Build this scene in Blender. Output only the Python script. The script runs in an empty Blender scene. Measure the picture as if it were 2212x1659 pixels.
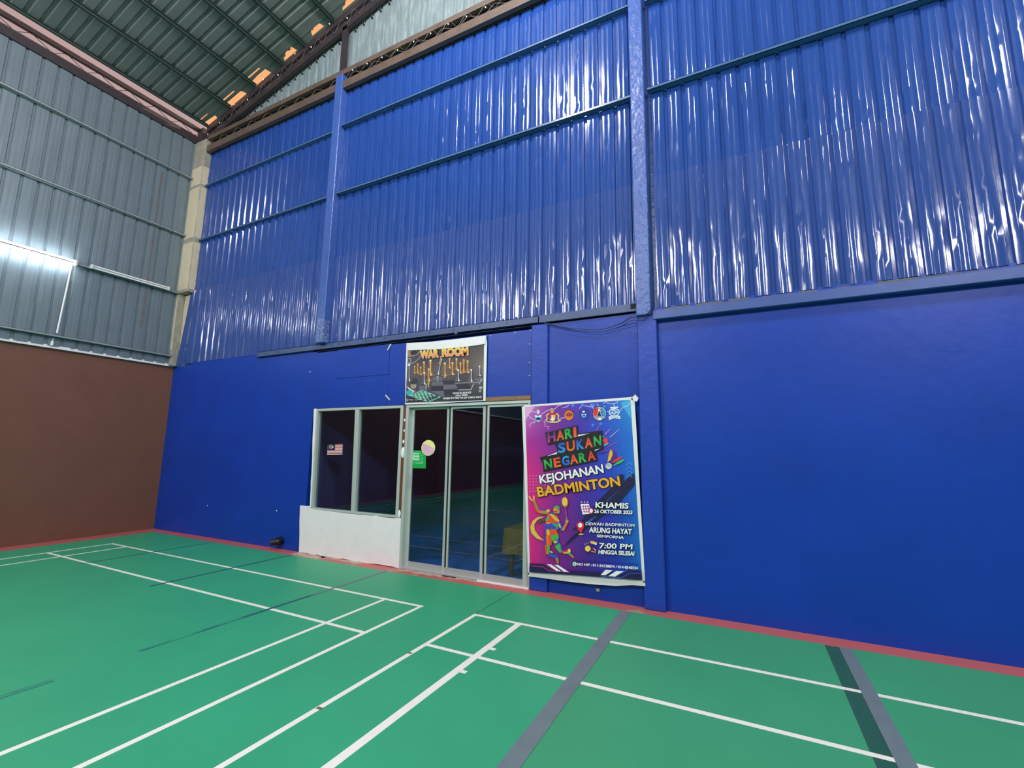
import bpy, bmesh, math, random
from mathutils import Vector, Matrix, geometry
random.seed(7)
C = bpy.context.scene.collection
SC = bpy.context.scene

# ------------------------------------------------------------------ camera
F_PX = 987.35
R_ROWS = ((0.893979618, 0.447894096, 0.013831893),
          (-0.053199635, 0.136732322, -0.989178483),
          (-0.444938469, 0.883569551, 0.146063711))
R_CAM = Matrix(R_ROWS)
T_CAM = Vector((9.961, -4.962, 1.5307))
cam = bpy.data.cameras.new('camera')
cam.sensor_fit = 'HORIZONTAL'; cam.sensor_width = 36.0; cam.lens = F_PX / 2212 * 36
cam.clip_start = 0.05; cam.clip_end = 200
camo = bpy.data.objects.new('camera', cam); C.objects.link(camo)
right, down, fwd = (Vector(r) for r in R_ROWS)
M = Matrix((right, -down, -fwd)).transposed().to_4x4(); M.translation = T_CAM
camo.matrix_world = M
SC.camera = camo

# ------------------------------------------------------------------ view, sky, sun, lamps
SC.view_settings.view_transform = 'Standard'
SC.view_settings.look = 'None'
SC.view_settings.gamma = 1.0
SC.view_settings.use_curve_mapping = False
SC.view_settings.exposure = 0.0

def lin(c):
    return tuple((x / 255 / 12.92) if x / 255 <= 0.04045 else ((x / 255 + 0.055) / 1.055) ** 2.4 for x in c[:3])

world = bpy.data.worlds.new('dusk_sky'); SC.world = world
world.use_nodes = True
bg = world.node_tree.nodes['Background']
bg.inputs[0].default_value = (*lin((190, 160, 160)), 1); bg.inputs[1].default_value = 1.0

sun = bpy.data.lights.new('low_sun', 'SUN'); sun.energy = 8.0; sun.angle = math.radians(1.5); sun.color = (1.0, 0.74, 0.52)
suno = bpy.data.objects.new('low_sun', sun); C.objects.link(suno)
suno.rotation_euler = Vector((-0.25, -0.80, -0.30)).to_track_quat('-Z', 'Y').to_euler()

def hall_lamp(x, y, z, power, r=0.22):
    l = bpy.data.lights.new('hall_lamp', 'POINT'); l.shadow_soft_size = r
    l.energy = power; l.color = (1.0, 0.955, 0.985)
    o = bpy.data.objects.new('hall_lamp', l); C.objects.link(o); o.location = (x, y, z)
    return o
hall_lamp(7.35, -3.1, 8.65, 760, 0.27)
hall_lamp(15.0, -3.0, 7.6, 800, 0.27)
for lx, ly, lz, lp in ((7.35, -9.5, 7.2, 1050), (15.0, -9.5, 7.0, 1150), (2.0, -9.5, 6.6, 1000)):
    hall_lamp(lx, ly, lz, lp, 0.3)

# ------------------------------------------------------------------ helpers
def px(u, v):
    return R_CAM.transposed() @ Vector(((u - 1106) / F_PX, (v - 829.5) / F_PX, 1.0))
def aty(u, v, y=0.0):
    d = px(u, v); return T_CAM + d * ((y - T_CAM.y) / d.y)
def atx(u, v, x=0.0):
    d = px(u, v); return T_CAM + d * ((x - T_CAM.x) / d.x)
def atz(u, v, z=0.0):
    d = px(u, v); return T_CAM + d * ((z - T_CAM.z) / d.z)

class MB:
    def __init__(s): s.v = []; s.f = []
    def add(s, vs, fs):
        n = len(s.v); s.v += [tuple(v) for v in vs]; s.f += [tuple(i + n for i in f) for f in fs]; return s
    def box(s, a, b):
        x0, y0, z0 = a; x1, y1, z1 = b
        return s.add([(x0,y0,z0),(x1,y0,z0),(x1,y1,z0),(x0,y1,z0),(x0,y0,z1),(x1,y0,z1),(x1,y1,z1),(x0,y1,z1)],
                     [(0,3,2,1),(4,5,6,7),(0,1,5,4),(1,2,6,5),(2,3,7,6),(3,0,4,7)])
    def bar(s, p, q, w, h, up=(0,0,1)):
        p, q = Vector(p), Vector(q); d = (q - p).normalized(); up = Vector(up)
        if abs(d.dot(up)) > 0.98: up = Vector((0,1,0))
        a = d.cross(up).normalized(); b = a.cross(d)
        vs = []
        for e in (p, q):
            for i, j in ((-1,-1),(1,-1),(1,1),(-1,1)): vs.append(e + a*(i*w/2) + b*(j*h/2))
        return s.add(vs, [(0,1,2,3),(7,6,5,4),(0,4,5,1),(1,5,6,2),(2,6,7,3),(3,7,4,0)])
    def tube(s, pts, r, n=8, cap=True):
        pts = [Vector(p) for p in pts]; rings = []
        base = len(s.v)
        for i, p in enumerate(pts):
            d = (pts[min(i+1, len(pts)-1)] - pts[max(i-1, 0)]).normalized()
            up = Vector((0,0,1)) if abs(d.z) < 0.9 else Vector((0,1,0))
            a = d.cross(up).normalized(); b = a.cross(d)
            rr = r[i] if isinstance(r, (list, tuple)) else r
            for k in range(n):
                t = 2*math.pi*k/n; s.v.append(tuple(p + a*(math.cos(t)*rr) + b*(math.sin(t)*rr)))
        for i in range(len(pts)-1):
            for k in range(n):
                s.f.append((base+i*n+k, base+i*n+(k+1)%n, base+(i+1)*n+(k+1)%n, base+(i+1)*n+k))
        if cap:
            s.f.append(tuple(base+k for k in range(n))[::-1]); s.f.append(tuple(base+(len(pts)-1)*n+k for k in range(n)))
        return s
    def ball(s, c, r, sz=(1,1,1), n=8, m=6):
        base = len(s.v); c = Vector(c)
        s.v.append(tuple(c + Vector((0,0,r*sz[2]))))
        for i in range(1, m):
            a = math.pi*i/m
            for k in range(n):
                b = 2*math.pi*k/n
                s.v.append((c.x+r*sz[0]*math.sin(a)*math.cos(b), c.y+r*sz[1]*math.sin(a)*math.sin(b), c.z+r*sz[2]*math.cos(a)))
        s.v.append(tuple(c - Vector((0,0,r*sz[2])))); last = len(s.v)-1
        for k in range(n): s.f.append((base, base+1+k, base+1+(k+1)%n))
        for i in range(m-2):
            for k in range(n):
                p = base+1+i*n; s.f.append((p+k, p+n+k, p+n+(k+1)%n, p+(k+1)%n))
        p = base+1+(m-2)*n
        for k in range(n): s.f.append((p+k, last, p+(k+1)%n))
        return s
    def prism(s, poly, off):                     # poly: 3D points of a flat outline, extruded by the vector off
        n = len(poly); off = Vector(off)
        vs = [Vector(p) for p in poly] + [Vector(p)+off for p in poly]
        return s.add(vs, [tuple(range(n))[::-1], tuple(range(n, 2*n))] + [(i, (i+1)%n, n+(i+1)%n, n+i) for i in range(n)])

def obj(name, mb, mat, parent=None, smooth=False, bevel=0.0, **props):
    me = bpy.data.meshes.new(name); me.from_pydata(mb.v, [], mb.f)
    bm = bmesh.new(); bm.from_mesh(me); bmesh.ops.recalc_face_normals(bm, faces=bm.faces[:])
    if bevel > 0: bmesh.ops.bevel(bm, geom=bm.edges[:], offset=bevel, segments=1, affect='EDGES', clamp_overlap=True)
    bm.to_mesh(me); bm.free()
    if smooth:
        me.polygons.foreach_set('use_smooth', [True]*len(me.polygons)); me.set_sharp_from_angle(angle=math.radians(smooth if smooth is not True else 40))
    me.materials.append(mat)
    o = bpy.data.objects.new(name, me); C.objects.link(o)
    if parent is not None:
        o.parent = parent; o.matrix_parent_inverse = Matrix.Translation(-parent.location)
    for k, v in props.items(): o[k] = v
    return o
def empty(name, loc=(0,0,0), **props):
    o = bpy.data.objects.new(name, None); C.objects.link(o); o.location = loc; o.empty_display_size = 0.1
    for k, v in props.items(): o[k] = v
    return o
def tag(o, label, cat, group=None, kind=None):
    o['label'] = label; o['category'] = cat
    if group: o['group'] = group
    if kind: o['kind'] = kind
    return o
S = 'structure'

# ------------------------------------------------------------------ materials
def mat(name, c, rough=0.5, metal=0.0, var=0.0, vscale=3.0, bump=0.0, bscale=20.0, spec=0.5, c2=None, mix=(0.45, 0.6), stretch=None, coat=0.0):
    m = bpy.data.materials.new(name); m.use_nodes = True; nt = m.node_tree; N = nt.nodes; L = nt.links
    p = N['Principled BSDF']
    p.inputs['Roughness'].default_value = rough; p.inputs['Metallic'].default_value = metal
    p.inputs['Specular IOR Level'].default_value = spec; p.inputs['Coat Weight'].default_value = coat
    col = lin(c); p.inputs['Base Color'].default_value = (*col, 1)
    tc = N.new('ShaderNodeTexCoord'); vec = tc.outputs['Object']
    if stretch:
        mp = N.new('ShaderNodeMapping'); mp.inputs['Scale'].default_value = stretch; L.new(vec, mp.inputs[0]); vec = mp.outputs[0]
    if var > 0 or c2:
        nz = N.new('ShaderNodeTexNoise'); nz.inputs['Scale'].default_value = vscale; nz.inputs['Detail'].default_value = 6; nz.inputs['Roughness'].default_value = 0.6
        L.new(vec, nz.inputs['Vector'])
        rp = N.new('ShaderNodeValToRGB'); L.new(nz.outputs[0], rp.inputs[0]); L.new(rp.outputs[0], p.inputs['Base Color'])
        e = rp.color_ramp.elements
        if c2:
            e[0].position, e[1].position = mix; e[0].color = (*col, 1); e[1].color = (*lin(c2), 1)
        else:
            e[0].position, e[1].position = 0.3, 0.7
            e[0].color = (*[x*(1-var) for x in col], 1); e[1].color = (*[min(1, x*(1+var)) for x in col], 1)
    if bump > 0:
        nb = N.new('ShaderNodeTexNoise'); nb.inputs['Scale'].default_value = bscale; nb.inputs['Detail'].default_value = 4
        L.new(vec, nb.inputs['Vector'])
        b = N.new('ShaderNodeBump'); b.inputs['Strength'].default_value = bump; b.inputs['Distance'].default_value = 0.02
        L.new(nb.outputs[0], b.inputs['Height']); L.new(b.outputs[0], p.inputs['Normal'])
    return m
def emis(name, c, s):
    m = bpy.data.materials.new(name); m.use_nodes = True; nt = m.node_tree
    p = nt.nodes['Principled BSDF']; p.inputs['Base Color'].default_value = (*lin(c), 1)
    p.inputs['Emission Color'].default_value = (*lin(c), 1); p.inputs['Emission Strength'].default_value = s
    return m

BLUE = (30, 66, 176)
m_plaster = mat('blue_wall_paint', (6, 58, 162), 0.40, var=0.10, vscale=1.3, bump=0.12, bscale=7, spec=0.4)
m_sheet = mat('glossy_blue_sheet', (36, 70, 143), 0.15, var=0.07, vscale=2.0, bump=0.10, bscale=9, spec=0.6, stretch=(1.0, 1.0, 0.35))
m_sheet_low = mat('purplish_blue_sheet', (46, 73, 142), 0.16, var=0.07, vscale=2.0, bump=0.10, bscale=9, spec=0.6, stretch=(1.0, 1.0, 0.35))
m_girt = mat('blue_painted_steel', (72, 104, 148), 0.30, var=0.12, vscale=6)
m_channel = mat('grey_blue_steel', (66, 84, 128), 0.42, var=0.16, vscale=5, bump=0.1, bscale=15)
m_col = mat('blue_painted_concrete', (62, 92, 162), 0.34, var=0.12, vscale=5, bump=0.45, bscale=16)
m_pil = mat('blue_pillar_paint', (16, 62, 168), 0.45, var=0.08, vscale=4, bump=0.2, bscale=12)
m_dark = mat('dark_void', (12, 13, 18), 0.8)
m_green = mat('green_vinyl_mat', (54, 160, 117), 0.48, var=0.05, vscale=1.2, bump=0.03, bscale=60, spec=0.35)
m_green_tint = mat('green_vinyl_mat_lighting_tint', (62, 153, 108), 0.48, var=0.06, vscale=1.0, bump=0.03, bscale=60, spec=0.35)  # olive shift of the lighting painted into the right-hand strips
m_dgreen = mat('dark_green_gap', (34, 88, 72), 0.6, var=0.08, vscale=8)
m_line = mat('white_line_paint', (236, 234, 222), 0.55, var=0.03, vscale=10)
m_greytape = mat('grey_floor_tape', (106, 122, 126), 0.5, var=0.08, vscale=5)
m_seam = mat('worn_seam_tape', (46, 110, 110), 0.5, c2=(46, 156, 114), vscale=2.2, mix=(0.42, 0.58))
m_seam_d = mat('dark_seam_tape', (48, 92, 106), 0.5, var=0.1, vscale=4)
m_red = mat('red_floor_paint', (184, 94, 90), 0.5, c2=(170, 140, 122), vscale=3.5, mix=(0.60, 0.68), bump=0.08, bscale=25)
m_brown = mat('brown_wall_paint', (116, 78, 64), 0.55, var=0.06, vscale=2, bump=0.06, bscale=10, spec=0.3)
m_grey = mat('grey_galvanised_sheet', (110, 124, 132), 0.45, var=0.06, vscale=3, bump=0.02, bscale=8, spec=0.5, metal=0.15)
m_gable = mat('pale_galvanised_sheet', (114, 129, 132), 0.42, c2=(150, 163, 162), vscale=4, mix=(0.45, 0.75), stretch=(4, 1, 0.6))
m_rust = mat('rusty_joint', (112, 92, 84), 0.7, var=0.2, vscale=10)
m_greygirt = mat('galvanised_girt', (150, 160, 162), 0.42, metal=0.2, var=0.08)
m_roof = mat('grey_green_roof_sheet', (98, 108, 103), 0.45, var=0.10, vscale=3, spec=0.4)
m_purlin = mat('dark_green_purlin', (62, 78, 74), 0.5, var=0.1)
m_truss = mat('dark_primer_steel', (50, 42, 46), 0.55, var=0.2, vscale=8)
m_trussb = mat('brown_primer_steel', (94, 78, 70), 0.5, var=0.2, vscale=6)
m_conc = mat('raw_concrete', (150, 146, 132), 0.8, var=0.18, vscale=8, bump=0.4, bscale=22)
m_cream = mat('cream_paint', (200, 188, 162), 0.7, var=0.06, vscale=10, bump=0.2, bscale=18)
m_white = mat('white_plaster', (238, 233, 234), 0.6, var=0.03, vscale=6, bump=0.12, bscale=12)
m_alu = mat('pale_aluminium', (190, 200, 194), 0.38, metal=0.25, var=0.03)
m_alug = mat('satin_aluminium', (176, 178, 178), 0.4, metal=0.3)
m_wood = mat('raw_timber', (138, 106, 76), 0.65, var=0.2, vscale=9, stretch=(1, 1, 8))
m_brownwood = mat('brown_timber', (112, 58, 38), 0.5, var=0.15, vscale=10)
m_sil = mat('white_silicone', (240, 240, 238), 0.35)
m_pvc = mat('white_plastic', (222, 224, 220), 0.4)
m_black = mat('black_plastic', (24, 24, 28), 0.4)
m_vinyl = mat('white_vinyl', (230, 230, 229), 0.42, var=0.02, vscale=5, bump=0.05, bscale=6)
m_cloth = mat('brown_tablecloth', (132, 102, 44), 0.8, var=0.15, vscale=8, bump=0.3, bscale=20)
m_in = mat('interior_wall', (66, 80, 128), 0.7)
m_infloor = mat('interior_blue_mat', (44, 108, 205), 0.5, var=0.1, vscale=2)
m_lamp = emis('lit_tube', (244, 250, 255), 55.0)
m_bulb = mat('white_bulb', (235, 238, 235), 0.3)
m_tape = mat('masking_tape', (205, 205, 175), 0.6)

m_orange = bpy.data.materials.new('orange_translucent_sheet'); m_orange.use_nodes = True
_nt = m_orange.node_tree; _nt.nodes.clear()
_o = _nt.nodes.new('ShaderNodeOutputMaterial'); _t = _nt.nodes.new('ShaderNodeBsdfTranslucent'); _d = _nt.nodes.new('ShaderNodeBsdfDiffuse'); _a = _nt.nodes.new('ShaderNodeMixShader')
_t.inputs[0].default_value = (0.95, 0.62, 0.34, 1); _d.inputs[0].default_value = (0.5, 0.3, 0.16, 1); _a.inputs[0].default_value = 0.15
_nt.links.new(_t.outputs[0], _a.inputs[1]); _nt.links.new(_d.outputs[0], _a.inputs[2]); _nt.links.new(_a.outputs[0], _o.inputs[0])

m_glass = bpy.data.materials.new('tinted_glass'); m_glass.use_nodes = True
_nt = m_glass.node_tree; _nt.nodes.clear()
_o = _nt.nodes.new('ShaderNodeOutputMaterial'); _tr = _nt.nodes.new('ShaderNodeBsdfTransparent'); _gl = _nt.nodes.new('ShaderNodeBsdfGlossy'); _a = _nt.nodes.new('ShaderNodeMixShader'); _lw = _nt.nodes.new('ShaderNodeLayerWeight'); _pw = _nt.nodes.new('ShaderNodeMath'); _ma = _nt.nodes.new('ShaderNodeMath')
_tr.inputs[0].default_value = (0.60, 0.68, 0.76, 1); _gl.inputs[0].default_value = (1, 1, 1, 1); _gl.inputs[1].default_value = 0.01
_pw.operation = 'POWER'; _pw.inputs[1].default_value = 5.0; _ma.operation = 'MULTIPLY_ADD'; _ma.inputs[1].default_value = 0.92; _ma.inputs[2].default_value = 0.055
_nt.links.new(_lw.outputs['Facing'], _pw.inputs[0]); _nt.links.new(_pw.outputs[0], _ma.inputs[0])
_nt.links.new(_ma.outputs[0], _a.inputs[0]); _nt.links.new(_tr.outputs[0], _a.inputs[1]); _nt.links.new(_gl.outputs[0], _a.inputs[2]); _nt.links.new(_a.outputs[0], _o.inputs[0])

m_print = bpy.data.materials.new('flat_print'); m_print.use_nodes = True
_nt = m_print.node_tree; _p = _nt.nodes['Principled BSDF']; _p.inputs['Roughness'].default_value = 0.45
_at = _nt.nodes.new('ShaderNodeAttribute'); _at.attribute_name = 'Col'; _nt.links.new(_at.outputs['Color'], _p.inputs['Base Color'])

# ------------------------------------------------------------------ hall extents
XR, YF = 22.0, -16.0
RS, RZ = 0.24, 8.13                       # roof slope and height of the sheet underside at x = 0
def roof(x): return RZ + RS * min(x, 22 - x)

# ------------------------------------------------------------------ floor, mats, court lines
fl = MB(); fl.box((-0.6, YF, -0.2), (XR, 0.12, 0.0))
floor = obj('floor', fl, m_red, kind=S)
tag(floor, 'hall floor of green court mats with a red painted border along the walls', 'floor')
MZ = 0.004
def mat_strip(x0, x1, m, name='mat_strip'):
    b = MB(); b.box((x0, YF + 0.3, 0.0), (x1, -0.215, MZ)); return obj(name, b, m, floor)
cuts = [0.32, 2.17, 4.03, 5.81, 7.62, 8.86, 10.47]
for i in range(len(cuts)-1): mat_strip(cuts[i] + 0.001, cuts[i+1] - 0.001, m_green if i < 5 else m_green_tint)
b = MB(); b.box((10.471, YF + 0.3, 0.0), (10.565, -0.225, 0.0025)); obj('mat_gap', b, m_dgreen, floor)
mat_strip(10.567, 12.5, m_green_tint); mat_strip(12.502, 14.4, m_green); mat_strip(14.402, XR - 0.3, m_green)
def quad_strip(name, x0, x1, y0, y1, m, z0=MZ, t=0.0012):
    b = MB(); b.box((min(x0,x1), min(y0,y1), z0), (max(x0,x1), max(y0,y1), z0 + t)); return obj(name, b, m, floor)
for x, w, y0, y1, m in ((2.17, 0.026, -0.22, -1.9, m_seam_d), (4.03, 0.036, -0.22, -2.0, m_seam_d), (5.815, 0.04, -0.22, -1.35, m_greytape), (5.815, 0.036, -1.35, -2.1, m_seam_d), (5.815, 0.036, -2.1, -2.9, m_seam), (5.83, 0.05, -3.40, -4.6, m_seam)):
    quad_strip('seam_tape', x - w/2, x + w/2, y0, y1, m, MZ + 0.0013)
quad_strip('seam_tape', 8.80, 8.905, -0.225, -6.0, m_greytape, MZ + 0.0013)
quad_strip('seam_tape', 10.565, 10.655, -0.225, -8.0, m_greytape, 0.0035, 0.0018)
b = MB()
for k in range(9):
    y = -0.24 - 0.083*k
    b.box((7.605 + 0.006*math.sin(k*2.1), y - 0.07, MZ), (7.613 + 0.006*math.sin(k*2.1), y, MZ + 0.0004))
obj('mat_crack', b, m_dgreen, floor)
m_worn = mat('worn_floor_concrete', (176, 164, 146), 0.8, c2=(186, 112, 102), vscale=9, mix=(0.5, 0.62), bump=0.1)
for x0_, x1_, y0_, y1_, sd in ((3.95, 4.55, -0.215, -0.03, 1), (4.45, 5.25, -0.13, -0.02, 2), (5.85, 6.75, -0.125, -0.02, 3), (6.55, 7.1, -0.09, -0.02, 5)):
    rg = random.Random(sd); n_ = 14; lo_ = [(x0_ + (x1_-x0_)*i/n_, y0_ + rg.uniform(0, .05)) for i in range(n_+1)]; up_ = [(x1_ - (x1_-x0_)*i/n_, y1_) for i in range(n_+1)]
    b = MB(); b.prism([(x, y, 0.0003) for x, y in lo_ + up_], (0, 0, 0.0007)); obj('worn_patch', b, m_worn, floor)
def court(cx0, cx1, yb, wide=0.04):
    L = 0.04; yn = yb - 6.7
    def ln(x0, x1, y0, y1): quad_strip('court_line', x0, x1, y0, y1, m_line)
    ln(cx0, cx1, yb, yb - L); ln(cx0 + L, cx1 - L, yb - 0.76, yb - 0.80)
    ln(cx0, cx0 + L, yb - L, yb - 13.4); ln(cx1 - L, cx1, yb - L, yb - 13.4)
    for x in (cx0 + 0.46 + L/2, cx1 - 0.46 - L/2):
        w = wide if abs(x - cx0) < 1 else L
        for y0, y1 in ((yb - L, yb - 0.76), (yb - 0.80, yb - 13.4)): ln(x - w/2, x + w/2, y0, y1)
    ln(cx0 + L, cx1 - L, yn + 1.98, yn + 1.94)
court(0.95, 7.05, -1.05)
court(7.60, 13.70, -0.994, 0.058)
for yy in (-1.545, -2.005):                                     # ball speed marks on the singles line
    yy = atz(1060.9, 1402.4).y if yy > -1.8 else atz(997.9, 1451.6).y
    quad_strip('speed_mark', 8.08 + 0.028, 8.08 + 0.074, yy + 0.02, yy - 0.02, m_line)
for u, v in ((885, 1412), (690, 1532)):
    p = atz(u, v); quad_strip('scuff_mark', p.x - 0.02, p.x + 0.02, p.y - 0.012, p.y + 0.012, mat('dark_scuff', (120, 104, 82), 0.7), MZ + 0.0012, 0.0005)

# ------------------------------------------------------------------ corrugated sheets
def corrugated(x0, x1, zlo, zhi, phase, pitch=0.1865, depth=0.019, y=0.0, dz=0.09, jit=0.0012, dents=2, rng=random, skew=0.0, mini=0.0028, thick=0.0):
    """rows of vertices across ribs (recessed away from the room); returns (MB) in (s, depth, t): s along the sheet, t up"""
    prof = []
    k0 = math.floor((x0 - phase)/pitch) - 1
    s = []
    for k in range(k0, k0 + int((x1-x0)/pitch) + 4):
        c = phase + k*pitch
        s += [(c-0.024, 0), (c-0.013, depth), (c+0.013, depth), (c+0.024, 0),
              (c+0.060, 0), (c+0.067, -mini), (c+0.074, 0), (c+0.112, 0), (c+0.119, -mini), (c+0.126, 0)]
    s = [(a, d) for a, d in s if x0 < a < x1]
    prof = [(x0, s[0][1] if s else 0)] + s + [(x1, s[-1][1] if s else 0)]
    fz0 = zlo if callable(zlo) else (lambda x: zlo); fz1 = zhi if callable(zhi) else (lambda x: zhi)
    n = max(1, int((fz1(x0)-fz0(x0))/dz))
    D = []
    for _ in range(dents):
        zz0, zz1 = fz0(x0), fz1(x0)
        D.append((rng.uniform(x0, x1), zz0 + (zz1-zz0)*rng.random()**1.5, rng.uniform(0.03, 0.075), rng.choice((-1, 1))*rng.uniform(0.004, 0.013)))
    ph = [rng.uniform(0, 6.28) for _ in range(4)]
    W = len(prof); vs = []; fs = []
    for i in range(n+1):
        t = i/n
        for j, (a, d) in enumerate(prof):
            z = fz0(a) + (fz1(a)-fz0(a))*t
            off = 0.0022*math.sin(z*2.3+ph[0]+a*2.0) + 0.0016*math.sin(z*5.1+ph[1]+a*7)
            if 0 < i < n: off += rng.uniform(-jit, jit)
            for dx, dzc, r, h in D:
                q = ((a-dx)**2 + (z-dzc)**2)/(r*r)
                if q < 6: off += h*math.exp(-q)
            vs.append((a + skew*(1-t)*(x1-a)/(x1-x0), y + d + off, z))
    for i in range(n):
        for j in range(W-1):
            q = i*W + j; fs.append((q, q+1, q+W+1, q+W))
    mb = MB(); mb.add(vs, fs); return mb

# ------------------------------------------------------------------ back wall: masonry, sheets, girts
wall_back = empty('wall_back', (0, 0, 0), kind=S)
tag(wall_back, 'blue end wall of painted masonry below and glossy blue metal sheets above', 'wall')
b = MB(); b.box((-0.12, 0.0, -0.02), (4.0, 0.1, 3.14)); obj('masonry', b, m_plaster, wall_back)
b = MB(); b.box((7.735, 0.0, -0.02), (XR, 0.1, 3.10)); obj('masonry', b, m_plaster, wall_back)
b = MB(); b.box((3.9, 0.0, 3.06), (9.0, 0.1, 3.2)); obj('masonry', b, m_plaster, wall_back)
b = MB(); b.prism([(-0.4, 0.10, 3.1), (XR, 0.10, 3.1), (XR, 0.10, 8.1), (11, 0.10, roof(11) - 0.02), (-0.4, 0.10, roof(-0.4) - 0.02)], (0, 0.03, 0)); obj('sky_block', b, m_dark, wall_back)  # unseen dark wall added behind the sheets to keep the sky out
# boarding over the shop front
def board(x0, x1, z0, z1, y0, y1=0.02): b = MB(); b.box((x0, y0, z0), (x1, y1, z1)); return obj('board', b, m_plaster, wall_back, bevel=0.0015)
board(4.0, 4.43, 2.147, 3.035, -0.004); board(4.432, 5.488, 2.147, 2.60, -0.004); board(5.492, 5.80, 2.147, 3.03, -0.005)
board(4.432, 5.488, 2.595, 3.04, -0.010); board(5.802, 7.085, 2.135, 3.01, -0.003); board(7.088, 7.733, 2.20, 3.012, -0.008)
for x, z in ((7.71, 3.0), (7.50, 2.995), (7.70, 2.83), (7.70, 2.60), (7.70, 2.44), (7.15, 2.99)):
    b = MB(); b.ball((x, -0.009, z), 0.008, (1, 0.4, 1), 6, 4); obj('screw', b, m_pvc, wall_back)
for x, z in ((1.538, 0.523), (3.35, 0.56), (3.86, 2.74)):
    b = MB(); b.ball((x, -0.001, z), 0.014, (1, 0.25, 0.8), 6, 4); obj('paint_chip', b, m_pvc, wall_back)
# white panel under the window with a ragged edge
rng = random.Random(3)
out = [(3.955, 0.0)]
out += [(3.955 + 0.1*i + rng.uniform(-.01, .01), rng.uniform(-0.004, 0.012)) for i in range(1, 19)]
out += [(5.855, 0.0), (5.85, 0.64)]
out += [(5.80 - 0.1*i, 0.628 + rng.uniform(-.008, .006)) for i in range(0, 17)]
out += [(4.112, 0.645), (4.105, 0.668), (4.03, 0.672), (3.90, 0.675)] + [(3.90 + 0.055*(i/6) + rng.uniform(-.004, .004), 0.64 - 0.62*i/6) for i in range(0, 6)]
b = MB(); b.prism([(x, -0.022, z) for x, z in out], (0, 0.05, 0)); obj('white_render', b, m_white, wall_back, label='white rendered panel under the window')
# blue sheets
rng = random.Random(11)
def sheets(xs, zlo, zhi, phase, y, pitch, dents, m=m_sheet, **kw):
    for a, c in zip(xs[:-1], xs[1:]):
        obj('metal_sheet', corrugated(a, c + 0.012, zlo, zhi, phase, pitch, y=y + rng.uniform(-.0012, .0012), dents=rng.randint(*dents), rng=rng, **kw), m, wall_back, smooth=28)
mid = [4.10, 5.09, 5.83, 6.58, 7.32, 8.07, 9.02]
sheets(mid, 4.50, 7.74, 4.544, 0.004, 0.1850, (2, 5))
sheets([4.12, 4.86, 5.62, 6.36, 7.12, 7.87, 8.62, 9.02], 3.155, 4.585, 4.544, -0.006, 0.1850, (1, 4), m_sheet_low)
rb = [9.22, 9.93, 10.67, 11.43, 12.18, 12.93, 14.4, 16, 18, 20, 22]
sheets(rb, 4.55, 7.74, 9.561, 0.004, 0.187, (4, 8))
sheets([9.215, 10.02, 10.76, 11.50, 12.25, 13.0, 14.4, 16, 18, 20, 22], 3.085, 4.625, 9.561, -0.006, 0.187, (6, 12), m_sheet_low)
sheets([0.33, 0.95, 1.70, 2.45, 3.18, 3.95, 4.1], 4.50, 7.74, 0.42, 0.004, 0.187, (2, 5))
sheets([0.62, 1.32, 2.07, 2.82, 3.56, 4.09], 3.135, 4.62, 0.42, -0.006, 0.187, (1, 4), m_sheet_low)
obj('metal_sheet', corrugated(0.29, 0.63, 3.12, 4.61, 0.42, 0.187, y=-0.024, dents=1, rng=rng, skew=-0.23), m_sheet_low, wall_back, smooth=28)
# girts: cold formed C sections, lip up front
def girt(parent, p0, p1, m, d=0.07, h=0.034, n=(0, -1, 0)):
    p0, p1, n = Vector(p0), Vector(p1), Vector(n); b = MB()
    for e, (dep, z0, z1) in enumerate(((d, 0.0, 0.005), (d, h - 0.004, h))):
        q = [p0 + Vector((0,0,z0)), p1 + Vector((0,0,z0)), p1 + n*dep + Vector((0,0,z0)), p0 + n*dep + Vector((0,0,z0))]
        b.prism(q, (0, 0, z1 - z0))
    q = [p0 + n*(d-0.005), p1 + n*(d-0.005), p1 + n*d, p0 + n*d]; b.prism(q, (0, 0, h))
    return obj('girt', b, m, parent)
girt(wall_back, (4.235, 0, 6.88), (9.0, 0, 6.88), m_girt); girt(wall_back, (4.235, 0, 5.655), (9.0, 0, 5.655), m_girt)
girt(wall_back, (9.19, 0, 5.672), (XR, 0, 5.672), m_girt); girt(wall_back, (9.19, 0, 6.85), (XR, 0, 6.85), m_girt)
girt(wall_back, (0.37, 0, 6.825), (4.06, 0, 6.85), m_girt, 0.05); girt(wall_back, (0.37, 0, 5.64), (4.06, 0, 5.66), m_girt, 0.05)
# gable sheets above the truss
xs = [0.1 + 0.75*i for i in range(0, 30)]
for a, c in zip(xs[:-1], xs[1:]):
    if c > XR: break
    obj('gable_sheet', corrugated(a, c + 0.01, 7.55, (lambda x: roof(x) - 0.27), 0.20, 0.187, y=0.03, dents=1, rng=rng, dz=0.3, mini=0.002), m_gable, wall_back, smooth=28)

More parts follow.
